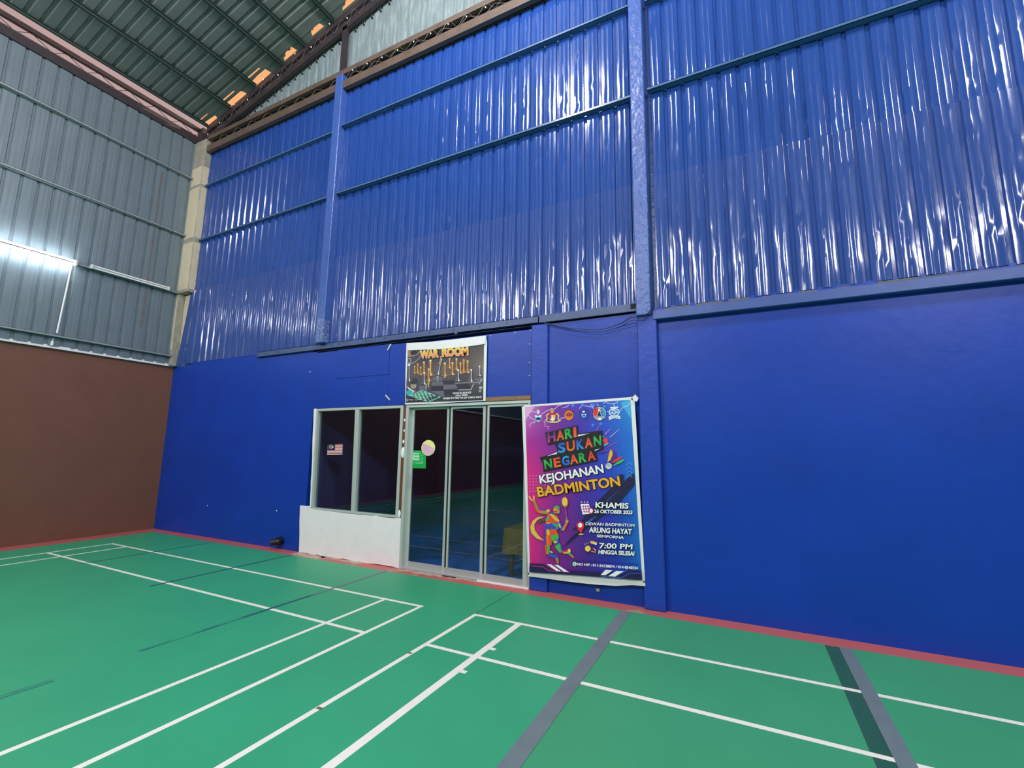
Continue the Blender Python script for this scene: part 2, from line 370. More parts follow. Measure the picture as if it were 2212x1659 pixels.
# ------------------------------------------------------------------ beams and steel channel
b = MB(); b.box((9.17, -0.075, 2.945), (XR, 0.02, 3.045))
beam = obj('beam', b, mat('blue_ledge_paint', (62, 86, 152), 0.42, var=0.1, vscale=4, bump=0.1, bscale=15), kind=S, bevel=0.006); tag(beam, 'long blue painted ledge beam under the right-hand metal sheets', 'beam')
b = MB()
rng = random.Random(5)
for k in range(40): b.box((9.3 + 0.3*k, -0.07 + rng.uniform(-.004,.004), 3.043), (9.3 + 0.3*k + rng.uniform(.1,.3), -0.01, 3.05 + rng.uniform(0, .012)))
obj('mortar_crust', b, mat('dusty_mortar', (104, 102, 98), 0.8), beam)
b = MB(); b.box((2.55, -0.035, 3.075), (7.82, 0.0, 3.082)); b.box((2.55, -0.035, 3.075), (7.82, -0.029, 3.165)); b.box((2.55, -0.035, 3.158), (7.82, 0.0, 3.165))
chan = obj('beam', b, m_channel, kind=S); tag(chan, 'grey blue steel channel with bolts above the shop front', 'beam')
for x in (2.8, 3.1, 3.5, 4.35, 4.5, 5.05, 5.4, 5.75, 6.2, 6.6, 7.0, 7.4):
    b = MB(); b.tube([(x, -0.036, 3.125), (x, -0.045, 3.125)], 0.009, 6); obj('bolt', b, m_channel, chan)
b = MB(); b.box((6.62, -0.04, 3.06), (6.66, 0.0, 3.09)); obj('bracket', b, m_channel, chan)
b = MB(); b.box((7.83, -0.03, 3.075), (9.02, 0.0, 3.168))
b3 = obj('beam', b, m_channel, kind=S, bevel=0.004); tag(b3, 'short blue flashing strip between the slim pilaster and the tall pillar', 'beam')

b = MB(); b.box((8.93, -0.034, 3.105), (8.998, -0.0295, 3.162)); obj('dark_gap', b, m_dark, b3)  # dark box painted in for the shade of a small hole
# ------------------------------------------------------------------ pillars
def pillar(label, boxes, m, bevel=0.008):
    b = MB()
    for a, c in boxes: b.box(a, c)
    o = obj('pillar', b, m, kind=S, bevel=bevel); tag(o, label, 'pillar'); return o
p_mid = pillar('slim blue pillar between the left and middle bays of metal sheet', [((4.065, -0.12, 3.16), (4.228, 0.06, 7.84))], m_col)
b = MB(); rng = random.Random(9)
for k in range(260):
    z = 3.18 + 0.36*rng.random(); s_ = rng.uniform(.005, .014)
    if rng.random() < 0.55: x = rng.uniform(4.07, 4.222); b.box((x, -0.1225, z), (x + s_, -0.119, z + s_))
    else: y = rng.uniform(-0.118, -0.01); b.box((4.226, y, z), (4.2305, y + s_, z + s_))
obj('peeling_paint', b, mat('flaked_pale_paint', (158, 172, 198), 0.5), p_mid, kind='stuff')
p_r = pillar('wide blue pillar right of the badminton banner, floor to roof', [((9.0, -0.098, 3.0), (9.156, 0.08, 9.6)), ((9.10, 0.035, 3.05), (9.30, 0.09, 9.6))], m_col)  # rear box is an added backing that shuts the sky out of the gap
b = MB(); b.box((9.0, -0.062, 0.0), (9.205, 0.08, 3.02)); obj('lower_shaft', b, m_pil, p_r, bevel=0.008)
p_s = pillar('short blue pilaster between glass door and badminton banner', [((7.735, -0.035, 0.0), (7.945, 0.03, 3.055))], m_pil)
p_c = pillar('bare concrete corner pillar with cream paint between grey and blue sheets', [((-0.06, -0.13, 4.56), (0.36, 0.08, 7.86)), ((-0.06, -0.004, 3.10), (0.36, 0.08, 4.56)), ((-0.06, -0.13, 3.10), (0.055, 0.0, 4.56))], m_conc)
b = MB()
def patch_face(x0, x1, z0, z1, rng):
    n = 10; left = []; right = []
    for i in range(n+1):
        t = i/n; left.append((x0 + rng.uniform(0, .012), z0 + (z1-z0)*t)); right.append((x1 - rng.uniform(0, .02), z0 + (z1-z0)*t))
    return left + right[::-1]
b.prism([(x, -0.0065, z) for x, z in patch_face(0.06, 0.3, 3.42, 4.54, rng)], (0, 0.003, 0)); b.prism([(x, -0.132, z) for x, z in patch_face(-0.055, 0.054, 3.42, 4.54, rng)], (0, 0.003, 0))
for z0, z1 in ((4.62, 5.60), (5.70, 6.79), (6.85, 7.25)):
    b.prism([(x, -0.132, z) for x, z in patch_face(-0.055, 0.355, z0, z1, rng)], (0, 0.003, 0))
    b.prism([(0.362, -0.13 + (x - 0.0), z) for x, z in patch_face(0.004, 0.13, z0, z1, rng)], (-0.003, 0, 0))
obj('cream_paint_layer', b, m_cream, p_c, label='worn cream paint on the concrete')

# ------------------------------------------------------------------ left wall
wall_left = empty('wall_left', (0, 0, 0), kind=S); tag(wall_left, 'left side wall, brown masonry below and grey metal sheets above', 'wall')
b = MB(); b.box((-0.2, YF, -0.02), (-0.055, 0.0, 3.10)); obj('masonry', b, m_brown, wall_left)
b = MB(); b.box((-0.2, YF, 3.09), (0.0, -0.02, 3.138)); obj('ledge_cap', b, m_white, wall_left)
rng = random.Random(21)
def left_sheet(y0, y1, z0, z1, x, m=m_grey, phase=-2.686, dents=1):
    mb = corrugated(y0, y1, z0, z1, phase, 0.1935, depth=0.022, dz=0.3, jit=0.0006, dents=dents, rng=rng, mini=0.0005)
    mb.v = [(x - d, s, z) for s, d, z in mb.v]
    return obj('metal_sheet', mb, m, wall_left, smooth=28)
ys = [-0.02 - 0.77*i for i in range(0, 9)]
for i in range(len(ys)-1):
    left_sheet(ys[i+1], ys[i] + 0.01, 3.72, 7.9, -0.004)
    left_sheet(ys[i+1] + 0.2, ys[i] + 0.21, 3.122, 3.78, 0.004) if i else left_sheet(-0.57, -0.02, 3.122, 3.78, 0.004)
b = MB(); b.box((-0.03, YF, 3.12), (-0.028, ys[-1], 7.9)); obj('metal_sheet', b, m_grey, wall_left)
b = MB(); b.box((-0.002, -0.665, 3.13), (0.003, -0.652, 6.9)); obj('rust_seam', b, m_rust, wall_left)
for z in (7.005, 5.757, 4.545, 3.27): girt(wall_left, (0.0, -12, z), (0.0, -0.13, z), m_greygirt, 0.075, 0.034, (1, 0, 0))
tr = MB(); tr.box((-0.2, YF, 3.12), (-0.10, 0.0, 7.88)); obj('sky_block', tr, m_dark, wall_left)

# ------------------------------------------------------------------ trusses
def lattice(name, label, p0, p1, lower, upper, w, m, step, webr=0.006, webm=None, off=Vector((0,0,0)), y_in=0.0):
    """two box chords (z ranges relative to the axis p0-p1) and a zigzag of thin rods"""
    root = empty(name, p0, kind=S); tag(root, label, 'truss')
    p0, p1 = Vector(p0), Vector(p1); d = (p1-p0); L = d.length
    for lo, hi in (lower, upper):
        b = MB(); q = [p0 + Vector((0,0,lo)), p1 + Vector((0,0,lo)), p1 + Vector((0,0,hi)), p0 + Vector((0,0,hi))]
        b.prism(q, w); obj('chord', b, m, root)
    n = int(L/step); mid = Vector(w)*0.5
    for i in range(n):
        a = p0 + d*(i/n) + mid; c = p0 + d*((i+0.62)/n) + mid; e = p0 + d*((i+1)/n) + mid
        b = MB(); b.tube([a + Vector((0,0,upper[0])), c + Vector((0,0,lower[1]))], webr, 5); b.tube([c + Vector((0,0,lower[1])), e + Vector((0,0,upper[0]))], webr, 5)
        obj('web_rod', b, webm or m, root)
    return root
t_back = lattice('roof_truss', 'brown steel lattice truss along the top of the blue wall', (0.37, -0.10, 7.57), (XR, -0.10, 7.57), (0.0, 0.14), (0.27, 0.36), (0, 0.07, 0), m_trussb, 0.45)
b = MB(); b.box((0.37, -0.012, 7.56), (XR, 0.0, 7.95)); obj('shade_backing', b, m_dark, t_back)  # dark sheet added for the shade seen through the truss web
t_left = lattice('roof_truss', 'dark steel lattice truss along the top of the grey wall', (-0.04, -12.0, 7.84), (-0.04, -0.02, 7.84), (0.0, 0.165), (0.30, 0.372), (0.07, 0, 0), m_truss, 0.43, 0.006)
b = MB(); b.box((-0.04, -0.10, 7.85), (0.14, -0.01, 8.20)); obj('gusset', b, m_truss, t_left)
rafter0 = Vector((0.25, -0.085, roof(0.25))); rafter1 = Vector((11.0, -0.085, roof(11.0)))
t_raf = lattice('roof_truss', 'dark sloping lattice rafter under the roof at the blue wall', rafter0, rafter1, (-0.37, -0.225), (-0.135, -0.01), (0, 0.06, 0), m_truss, 0.42)
b = MB(); b.box((4.10, -0.085, 7.93), (4.20, -0.03, roof(4.1) - 0.30)); obj('king_post', b, m_truss, t_raf)
for k in range(26):
    x = 0.75 + 0.187*k; b = MB(); b.box((x - .011, -0.012, roof(x) - 0.425), (x + .011, 0.03, roof(x) - 0.40)); obj('bolt', b, m_truss, t_raf)

# ------------------------------------------------------------------ roof
ceiling = empty('ceiling', (0, 0, 0), kind=S); tag(ceiling, 'sloping ribbed metal roof on dark purlins', 'ceiling')
SK = math.sqrt(1 + RS*RS)
def roof_pt(x, y, up=0.0): return (x - RS*up/SK, y, RZ + RS*x + up/SK)
# strip next to the rafter: flat pans with torn openings over orange translucent sheet
PATCH = [
 [(0.30,-0.09),(0.60,-0.09),(0.62,-0.15),(0.33,-0.175)],
 [(1.015,-0.187),(1.010,-0.085),(1.511,-0.085),(1.50,-0.15),(1.477,-0.187)],
 [(1.745,-0.19),(1.740,-0.085),(2.236,-0.092),(2.212,-0.218),(2.0,-0.205),(1.9,-0.195)],
 [(2.616,-0.10),(2.951,-0.10),(2.925,-0.219),(2.86,-0.17),(2.80,-0.20),(2.74,-0.185),(2.71,-0.15),(2.66,-0.15)],
 [(3.37,-0.12),(3.658,-0.12),(3.64,-0.19),(3.587,-0.232),(3.52,-0.235),(3.46,-0.18),(3.44,-0.20),(3.407,-0.181)],
 [(4.10,-0.12),(4.40,-0.12),(4.33,-0.22),(4.272,-0.21),(4.2,-0.16),(4.149,-0.16)],
 [(4.80,-0.12),(5.15,-0.12),(5.05,-0.2),(4.9,-0.17)]]
SLIT = [[(1.03,-0.272),(1.386,-0.268),(1.386,-0.247),(1.03,-0.245)], [(1.76,-0.284),(2.157,-0.287),(2.157,-0.262),(1.76,-0.258)], [(0.3,-0.268),(0.55,-0.264),(0.55,-0.250),(0.3,-0.250)]]
x0, x1 = 0.262, 11.0
outer = [(x0, 0.12), (x1, 0.12), (x1, -0.31), (x0, -0.31)]
holes = PATCH + SLIT
def ccw(h):
    a = sum(h[i][0]*h[(i+1) % len(h)][1] - h[(i+1) % len(h)][0]*h[i][1] for i in range(len(h))); return h if a > 0 else h[::-1]
outer = ccw(outer); holes = [ccw(h) for h in holes]
verts = [Vector(p) for p in outer]; faces_in = [list(range(4))]; 
for h in holes:
    n = len(verts); verts += [Vector(p) for p in h]; faces_in.append(list(range(n, n + len(h))))
nv, ne, nf, ov, oe, of_ = geometry.delaunay_2d_cdt(verts, [], faces_in, 1, 1e-5)
b = MB(); b.add([roof_pt(v.x, v.y, 0.001) for v in nv], [tuple(f) for f, o in zip(nf, of_) if list(o) == [0]])
obj('torn_roof_sheet', b, m_roof, ceiling)
for yc in (-0.225, -0.04):
    b = MB()
    q = [(x, yc) for x in (0.262, 11.0)]
    b.prism([roof_pt(0.262, yc - 0.02, -0.004), roof_pt(11, yc - 0.02, -0.004), roof_pt(11, yc + 0.02, -0.004), roof_pt(0.262, yc + 0.02, -0.004)], (0, 0, 0.003))
    obj('sheet_lap', b, m_roof, ceiling)
b = MB(); b.add([roof_pt(0.262, -0.30, 0.012), roof_pt(11, -0.30, 0.012), roof_pt(11, 0.1, 0.012), roof_pt(0.262, 0.1, 0.012)], [(0, 1, 2, 3)])
obj('translucent_panel', b, m_orange, ceiling, label='orange translucent sheet showing through torn gaps')
# ribbed sheets
rng = random.Random(31)
def roof_sheet(y0, y1):
    pitch = 0.189; ph = -0.5925; prof = []
    for k in range(int(math.floor((y0-ph)/pitch)) - 1, int(math.ceil((y1-ph)/pitch)) + 2):
        c = ph + k*pitch; prof += [(c-0.036, 0), (c-0.022, 0.022), (c+0.022, 0.022), (c+0.036, 0)]
    prof = [(y0, 0)] + [(a, d) for a, d in prof if y0 < a < y1] + [(y1, 0)]
    vs = []; fs = []; W = len(prof); n = 16
    for i in range(n+1):
        x = 0.262 + (11.0 - 0.262)*i/n
        for a, d in prof: vs.append(roof_pt(x, a, d + rng.uniform(-.001, .001)))
    for i in range(n):
        for j in range(W-1): q = i*W+j; fs.append((q, q+1, q+W+1, q+W))
    mb = MB(); mb.add(vs, fs); return obj('roof_sheet', mb, m_roof, ceiling, smooth=28)
y = -0.306
for i in range(7):
    roof_sheet(y - 0.756, y); y -= 0.755
b = MB(); b.add([roof_pt(0.262, YF, 0.02), roof_pt(11, YF, 0.02), roof_pt(11, y, 0.02), roof_pt(0.262, y, 0.02)], [(0,1,2,3)]); obj('roof_sheet', b, m_roof, ceiling)
b = MB(); b.add([(11, YF, roof(11)+.02), (XR+.3, YF, roof(XR+.3)), (XR+.3, 0.12, roof(XR+.3)), (11, 0.12, roof(11)+.02)], [(0,1,2,3)]); obj('roof_sheet', b, m_roof, ceiling)
b = MB(); b.add([roof_pt(0.262, YF, 0.06), roof_pt(11, YF, 0.06), roof_pt(11, -0.31, 0.06), roof_pt(0.262, -0.31, 0.06)], [(0,1,2,3)]); obj('roof_outer_skin', b, m_dark, ceiling)
# purlins run parallel to the left wall
PX = [0.285, 1.025, 1.793, 2.536, 3.136, 3.86, 4.6, 5.35, 6.1, 6.85, 7.6, 8.35, 9.1, 9.85, 10.6]
for k, x in enumerate(PX):
    zt = RZ + RS*x - 0.001
    b = MB()
    h = 0.055 if k else 0.05
    b.box((x, YF, zt - h), (x + 0.012, -0.10, zt)); b.box((x, YF, zt - h), (x + 0.05, -0.10, zt - h + 0.005)); b.box((x, YF, zt-0.004), (x + 0.05, -0.10, zt))
    obj('purlin', b, m_purlin, ceiling)

# ------------------------------------------------------------------ rest of the hall shell (out of the picture)
b = MB(); b.box((XR, YF, 0), (XR + 0.1, 0.1, 8.2)); o = obj('wall_right', b, m_grey, kind=S); tag(o, 'far right side wall of grey metal sheet', 'wall')
b = MB(); b.prism([(-0.2, YF, 0), (XR, YF, 0), (XR, YF, 8.1), (11, YF, roof(11)), (-0.2, YF, 8.1)], (0, -0.1, 0)); o = obj('wall_front', b, m_grey, kind=S); tag(o, 'far end wall opposite the blue wall', 'wall')

# ------------------------------------------------------------------ shop room behind the glass
def shop(name, a, c, m, label):
    b = MB(); b.box(a, c); o = obj(name, b, m, kind=S); tag(o, label, 'wall' if 'wall' in name else name.split('_')[0]); return o
shop('wall_shop_back', (3.9, 3.4, 0), (8.98, 3.46, 3.056), m_in, 'dim rear wall of the small room behind the glass door')
shop('wall_shop_left', (3.9, 0.1, 0), (3.96, 3.4, 3.056), m_in, 'dim left wall of the small room behind the window')
shop('wall_shop_right', (8.92, 0.1, 0), (8.98, 3.4, 3.056), m_in, 'dim right wall of the small room behind the banner')
shop('ceiling_shop', (3.9, 0.0, 3.056), (8.98, 3.46, 3.075), m_in, 'dark ceiling of the small room behind the glass door')
shop('floor_shop', (3.96, 0.05, -0.1), (8.92, 3.4, 0.006), m_infloor, 'blue matted floor of the small room behind the glass door')

# ------------------------------------------------------------------ window
win = empty('window_1', (4.91, 0, 0.63), kind=S); tag(win, 'two-pane aluminium window in a white jamb left of the glass door', 'window')
def fr(parent, name, x0, x1, z0, z1, y0, y1, m=m_alu): b = MB(); b.box((x0, y0, z0), (x1, y1, z1)); return obj(name, b, m, parent, bevel=0.003)
fr(win, 'window_frame', 4.055, 5.79, 2.105, 2.142, -0.012, 0.06); fr(win, 'window_frame', 4.075, 5.79, 0.632, 0.660, -0.012, 0.06)
fr(win, 'window_frame', 5.742, 5.79, 0.660, 2.105, -0.012, 0.06)
b = MB(); b.prism([(4.075, -0.012, 2.105), (4.128, -0.012, 2.105), (4.168, -0.012, 0.66), (4.115, -0.012, 0.66)], (0, 0.07, 0)); obj('window_frame', b, m_alu, win)
b = MB(); b.prism([(4.893, -0.010, 2.105), (4.975, -0.010, 2.105), (5.012, -0.010, 0.66), (4.936, -0.010, 0.66)], (0, 0.06, 0)); obj('mullion', b, m_alu, win)
for a, c in ((4.10, 4.94), (4.94, 5.76)):
    b = MB(); b.add([(a, 0.03, 0.65), (c, 0.03, 0.65), (c, 0.03, 2.12), (a, 0.03, 2.12)], [(0,1,2,3)]); obj('pane', b, m_glass, win)
rng = random.Random(4); L = []; 
for i in range(13): t = i/12; L.append((4.035 + 0.075*t + rng.uniform(-.006, .006), 2.145 - 1.48*t))
b = MB(); b.prism([(x, -0.016, z) for x, z in L] + [(4.125, -0.016, 0.665), (4.085, -0.016, 2.145)], (0, 0.04, 0)); obj('jamb', b, m_white, win)

# ------------------------------------------------------------------ timber post and plank
b = MB(); b.box((5.792, 0.0, 0.60), (5.848, 0.06, 2.145)); post = obj('timber_post', b, m_brownwood); tag(post, 'narrow brown timber post between the window and the glass door', 'post')
for (u, v), s_ in (((874.0, 907.6), .018), ((873.0, 930.5), .017), ((871.4, 954.2), .022), ((870.6, 977.5), .05), ((862.5, 1110), .034)):
    p = aty(u, v, -0.006); b = MB(); b.ball(p, s_, (0.75, 0.3, 1.2 if s_ < .03 else 1.5), 8, 6); obj('silicone_blob', b, m_sil, post)
b = MB(); b.box((7.095, -0.02, 2.148), (7.725, 0.03, 2.198)); pl = obj('timber_plank', b, m_wood); tag(pl, 'raw brown timber plank lying above the right door panel', 'plank')

# ------------------------------------------------------------------ sliding glass door
door = empty('door_1', (6.78, 0, 0), kind=S); tag(door, 'three-panel aluminium sliding glass door under the chess banner', 'door')
fr(door, 'door_frame', 5.848, 7.725, 2.105, 2.140, -0.02, 0.09); fr(door, 'door_frame', 5.848, 5.892, 0.0, 2.105, -0.02, 0.09)
fr(door, 'door_frame', 7.685, 7.725, 0.0, 2.105, -0.02, 0.09, m_alug); fr(door, 'door_frame', 5.892, 7.685, 0.0, 0.022, -0.02, 0.09, m_alug)
for k, (a, c, yy) in enumerate(((5.893, 6.538, 0.045), (6.562, 7.102, 0.020), (7.126, 7.684, -0.002))):
    p = empty('sliding_panel', (a, yy, 0)); p.parent = door; p.matrix_parent_inverse = Matrix.Translation(-door.location)
    w = 0.052; wl = 0.052 if k == 0 else 0.024; x0_ = a if k == 0 else a - 0.024
    def sub(name, x0, x1, z0, z1, m=m_alu, dy=0.022):
        b = MB(); b.box((x0, yy, z0), (x1, yy + dy, z1)); o = obj(name, b, m); o.parent = p; o.matrix_parent_inverse = Matrix.Translation(-Vector((a, yy, 0))); return o
    sub('stile', a, a + wl, 0.088, 2.10, m_alu); sub('stile', c - w, c, 0.022, 2.10)
    if k: sub('dark_gap_strip', a - 0.024, a, 0.088, 2.10, m_black, 0.018)  # black strip painting in the dark gap between overlapping stiles
    else: sub('stile', a, a + wl, 0.022, 0.088, m_alu)
    sub('rail', x0_ + (wl if k == 0 else 0), c - w, 0.022, 0.088, m_alug); sub('rail', a + wl, c - w, 2.075, 2.10)
    b = MB(); b.add([(a + wl, yy + .012, 0.088), (c - w, yy + .012, 0.088), (c - w, yy + .012, 2.075), (a + wl, yy + .012, 2.075)], [(0,1,2,3)])
    o = obj('pane', b, m_glass); o.parent = p; o.matrix_parent_inverse = Matrix.Translation(-Vector((a, yy, 0)))
    if k == 0:
        sub('latch', a + 0.012, a + 0.038, 1.02, 1.20, m_alug, -0.006)
b = MB(); b.box((7.05, -0.035, 0.0), (7.72, -0.02, 0.016)); t2 = obj('trim_2', b, m_white, kind=S); tag(t2, 'thin white threshold strip under the right door panel', 'trim')

# ------------------------------------------------------------------ prints
_dg = bpy.context.evaluated_depsgraph_get()
_tc = {}
def text_tris(s, off, rs=3):
    key = (s, off)
    if key in _tc: return _tc[key]
    cu = bpy.data.curves.new('lettering', 'FONT'); cu.body = s; cu.size = 1; cu.offset = off; cu.fill_mode = 'FRONT'; cu.resolution_u = rs
    ob = bpy.data.objects.new('lettering', cu); C.objects.link(ob)
    dg = bpy.context.evaluated_depsgraph_get(); ev = ob.evaluated_get(dg); me = ev.to_mesh(); me.calc_loop_triangles()
    V = [(v.co.x, v.co.y) for v in me.vertices]; T = [tuple(t.vertices) for t in me.loop_triangles]
    ev.to_mesh_clear(); bpy.data.objects.remove(ob); bpy.data.curves.remove(cu)
    _tc[key] = (V, T); return V, T

class Print:
    """flat print on a plane y = const: outlines given in the coordinates of one close-up (origin u0, v0; s pixels per unit)"""
    def __init__(s, y, u0, v0, k): s.y = y; s.o = (u0, v0, k); s.v = []; s.f = []; s.c = []; s.L = 0
    def at(s, p): u0, v0, k = s.o; return aty(u0 + p[0]*k, v0 + p[1]*k, s.y)
    def layer(s): s.L += 1
    def put(s, pts, faces, cols):
        n = len(s.v); dy = -0.00008*s.L
        for p, c in zip(pts, cols): q = s.at(p); s.v.append((q.x, s.y + dy, q.z)); s.c.append((*lin(c), 1))
        s.f += [tuple(i+n for i in f) for f in faces]
    def poly(s, pts, c, grad=None):
        s.layer(); cols = [c]*len(pts)
        if grad:
            ys = [p[1] for p in pts]; a, b_ = min(ys), max(ys)
            cols = [tuple(c[i] + (grad[i]-c[i])*(p[1]-a)/(b_-a+1e-6) for i in range(3)) for p in pts]
        tri = geometry.tessellate_polygon([[Vector((p[0], p[1], 0)) for p in pts]])
        s.put(pts, tri, cols)
    def ell(s, c, rx, ry, col, n=20, rot=0.0):
        pts = []
        for i in range(n):
            a = 2*math.pi*i/n; x, y = rx*math.cos(a), ry*math.sin(a); pts.append((c[0]+x*math.cos(rot)-y*math.sin(rot), c[1]+x*math.sin(rot)+y*math.cos(rot)))
        s.poly(pts, col)
    def line(s, pts, w, col, w1=None):
        s.layer(); n = len(pts)
        P = []; 
        for i, p in enumerate(pts):
            a = pts[max(0, i-1)]; b_ = pts[min(n-1, i+1)]; dx, dy = b_[0]-a[0], b_[1]-a[1]; l = math.hypot(dx, dy) or 1
            ww = (w + ((w1 if w1 is not None else w) - w)*i/max(1, n-1))/2
            P += [(p[0]-dy/l*ww, p[1]+dx/l*ww), (p[0]+dy/l*ww, p[1]-dx/l*ww)]
        s.put(P, [(2*i, 2*i+1, 2*i+3, 2*i+2) for i in range(n-1)], [col]*len(P))
    def text(s, t, BL, BR, TL, col, off=0.02, outline=None, oc=(10, 10, 20), col2=None):
        V, T = text_tris(t, off)
        xs = [v[0] for v in V]; ys_ = [v[1] for v in V]; a, b_ = min(xs), max(xs); lo = max(min(ys_), -0.02 - off); hi = max(ys_)
        lo = min(ys_) if min(ys_) > -0.12 else -off
        def mp(v): 
            u = (v[0]-a)/(b_-a); w = (v[1]-lo)/(hi-lo)
            return (BL[0]+u*(BR[0]-BL[0])+w*(TL[0]-BL[0]), BL[1]+u*(BR[1]-BL[1])+w*(TL[1]-BL[1]))
        if outline:
            V2, T2 = text_tris(t, off + outline); s.layer(); s.put([mp(v) for v in V2], T2, [oc]*len(V2))
        s.layer()
        cols = [col]*len(V) if not col2 else [tuple(col2[i] + (col[i]-col2[i])*(v[1]-lo)/(hi-lo) for i in range(3)) for v in V]
        s.put([mp(v) for v in V], T, cols)
    def letters(s, word, cells, BL, BR, TL, cols, off=0.03):
        for ch, (a, b_), c in zip(word, cells, cols):
            f = lambda t: (BL[0]+t*(BR[0]-BL[0]), BL[1]+t*(BR[1]-BL[1])); p, q = f(a), f(b_); d = (TL[0]-BL[0], TL[1]-BL[1])
            c1, c2 = c if isinstance(c[0], tuple) else (c, c)
            s.text(ch, p, q, (p[0]+d[0], p[1]+d[1]), c1, off, col2=c2)
    def grid(s, quad, rows, fn=None, n=24, m=32):
        """smooth colour field; rows[t][s] control colours"""
        s.layer(); pts = []; cols = []
        TLq, TRq, BRq, BLq = quad
        R_, Q = len(rows)-1, len(rows[0])-1
        for j in range(m+1):
            t = j/m
            for i in range(n+1):
                u = i/n
                x = (TLq[0]*(1-u)+TRq[0]*u)*(1-t) + (BLq[0]*(1-u)+BRq[0]*u)*t; y = (TLq[1]*(1-u)+TRq[1]*u)*(1-t) + (BLq[1]*(1-u)+BRq[1]*u)*t
                a = min(int(u*Q), Q-1); b_ = min(int(t*R_), R_-1); fu, ft = u*Q-a, t*R_-b_
                c = tuple((rows[b_][a][k]*(1-fu)+rows[b_][a+1][k]*fu)*(1-ft) + (rows[b_+1][a][k]*(1-fu)+rows[b_+1][a+1][k]*fu)*ft for k in range(3))
                pts.append((x, y)); cols.append(c)
        s.put(pts, [(j*(n+1)+i, j*(n+1)+i+1, (j+1)*(n+1)+i+1, (j+1)*(n+1)+i) for j in range(m) for i in range(n)], cols)
    def build(s, name, parent, **props):
        me = bpy.data.meshes.new(name); me.from_pydata(s.v, [], s.f)
        at = me.color_attributes.new('Col', 'FLOAT_COLOR', 'POINT')
        at.data.foreach_set('color', [x for c in s.c for x in c])
        me.materials.append(m_print)
        o = bpy.data.objects.new(name, me); C.objects.link(o)
        if parent is not None: o.parent = parent; o.matrix_parent_inverse = Matrix.Translation(-parent.location)
        for k, v in props.items(): o[k] = v
        return o

# ---- badminton banner
BY = -0.068
def outline3(pts, y): return [aty(u, v, y) for u, v in pts]
bot = [(1141, 1245), (1175, 1249), (1210, 1254), (1250, 1259), (1290, 1263), (1330, 1265.5), (1365, 1264), (1394, 1266)]
q = outline3([(1127, 876), (1371, 857), (1379, 862), (1371, 869)] + [(1376, 950), (1382, 1060), (1388, 1160)] + bot[::-1] + [(1137, 1130), (1132, 1000)], BY)
b = MB(); b.prism(q, (0, 0.002, 0))
ban = obj('vinyl_banner', b, m_vinyl); tag(ban, 'tall purple and blue badminton tournament banner hung beside the door', 'banner')
K = 300/2212
P = Print(BY - 0.001, 1110, 850, K); D = 200/K       # lower close-up is the same frame shifted by D
def B(x, y): return (x, y + D)
g = [[(205,140,205),(125,40,150),(78,52,180),(36,82,200),(28,150,208)],
     [(178,40,150),(128,34,150),(62,42,168),(42,78,200),(14,112,205)],
     [(228,32,130),(150,34,145),(78,44,168),(40,66,192),(16,118,210)],
     [(228,30,130),(140,30,142),(76,36,152),(44,52,176),(12,102,196)],
     [(226,30,130),(130,30,142),(72,32,142),(32,52,176),(8,110,196)],
     [(216,30,128),(120,26,130),(74,30,140),(40,52,172),(12,100,190)]]
P.grid([(180, 215), (1855, 100), B(2045, 1490), B(258, 1362)], g)
lil = (226, 205, 245)
P.poly([(1700,150),(1855,100),(1880,420),(1800,300)], (60,170,225)); P.poly([(185,215),(330,215),(240,330),(190,420)], (226,170,215))
for pts in ([(190,270),(250,300),(300,285),(350,300)], [(190,360),(240,350),(270,390),(340,420),(330,470)], [(260,540),(250,500),(300,460),(360,440)],
            [(440,330),(520,280),(600,240),(650,250),(700,195),(760,180)], [(480,440),(500,480),(490,520),(560,525),(540,570)], [(770,230),(830,215),(880,185)],
            [(1040,240),(1090,190),(1170,200),(1240,215),(1270,240)], [(1225,170),(1245,200),(1270,215)], [(1320,165),(1350,200)], [(1430,160),(1470,130),(1500,160),(1590,165),(1600,210)], [(1590,160),(1640,150),(1660,120)],
            [(1690,280),(1740,215),(1800,205),(1850,150)], [(740,395),(820,385)], [(1480,285),(1530,300)]):
    P.line(pts, 9, lil)
for x, y in ((940,190),(1090,185),(1270,180),(1440,210),(1260,500),(1385,482)): P.ell((x, y), 26, 22, (40,140,230), 10)
# emblems along the top
P.ell((388,300), 24, 30, (215,215,225), 12); P.line([(365,275),(388,258),(410,280)], 8, (230,230,235))
P.poly([(335,345),(388,358),(440,340),(442,420),(390,462),(338,425)], (110,190,235)); P.poly([(335,345),(388,358),(440,340),(440,362),(390,380),(336,366)], (240,240,240)); P.poly([(345,410),(375,380),(405,380),(437,405),(437,418),(345,420)], (20,30,90))
P.line([(335,440),(388,470),(445,438)], 14, (205,50,90))
P.ell((610,280), 26, 26, (240,215,70), 14); P.ell((610,276), 12, 12, (60,50,90), 10)
P.poly([(545,310),(690,308),(665,352),(570,355)], (200,45,45)); P.poly([(570,345),(668,343),(655,420),(615,440),(580,420)], (238,236,228)); P.poly([(570,345),(600,345),(600,400),(575,400)], (205,40,50)); P.poly([(620,345),(668,343),(660,395),(622,398)], (225,200,60))
P.line([(560,320),(520,350),(535,400),(510,430)], 22, (226,196,140)); P.line([(680,318),(715,350),(705,400),(730,430)], 22, (226,196,140))
P.poly([(495,425),(560,450),(620,440),(680,448),(755,410),(745,440),(680,468),(590,470),(510,445)], (222,208,80))
P.ell((880,345), 80, 88, (60,30,60)); P.ell((878,348), 73, 80, (232,120,50)); P.ell((885,335), 46, 44, (205,85,50)); P.text('KBS', (838,362), (935,352), (835,322), (50,24,30), 0.03)
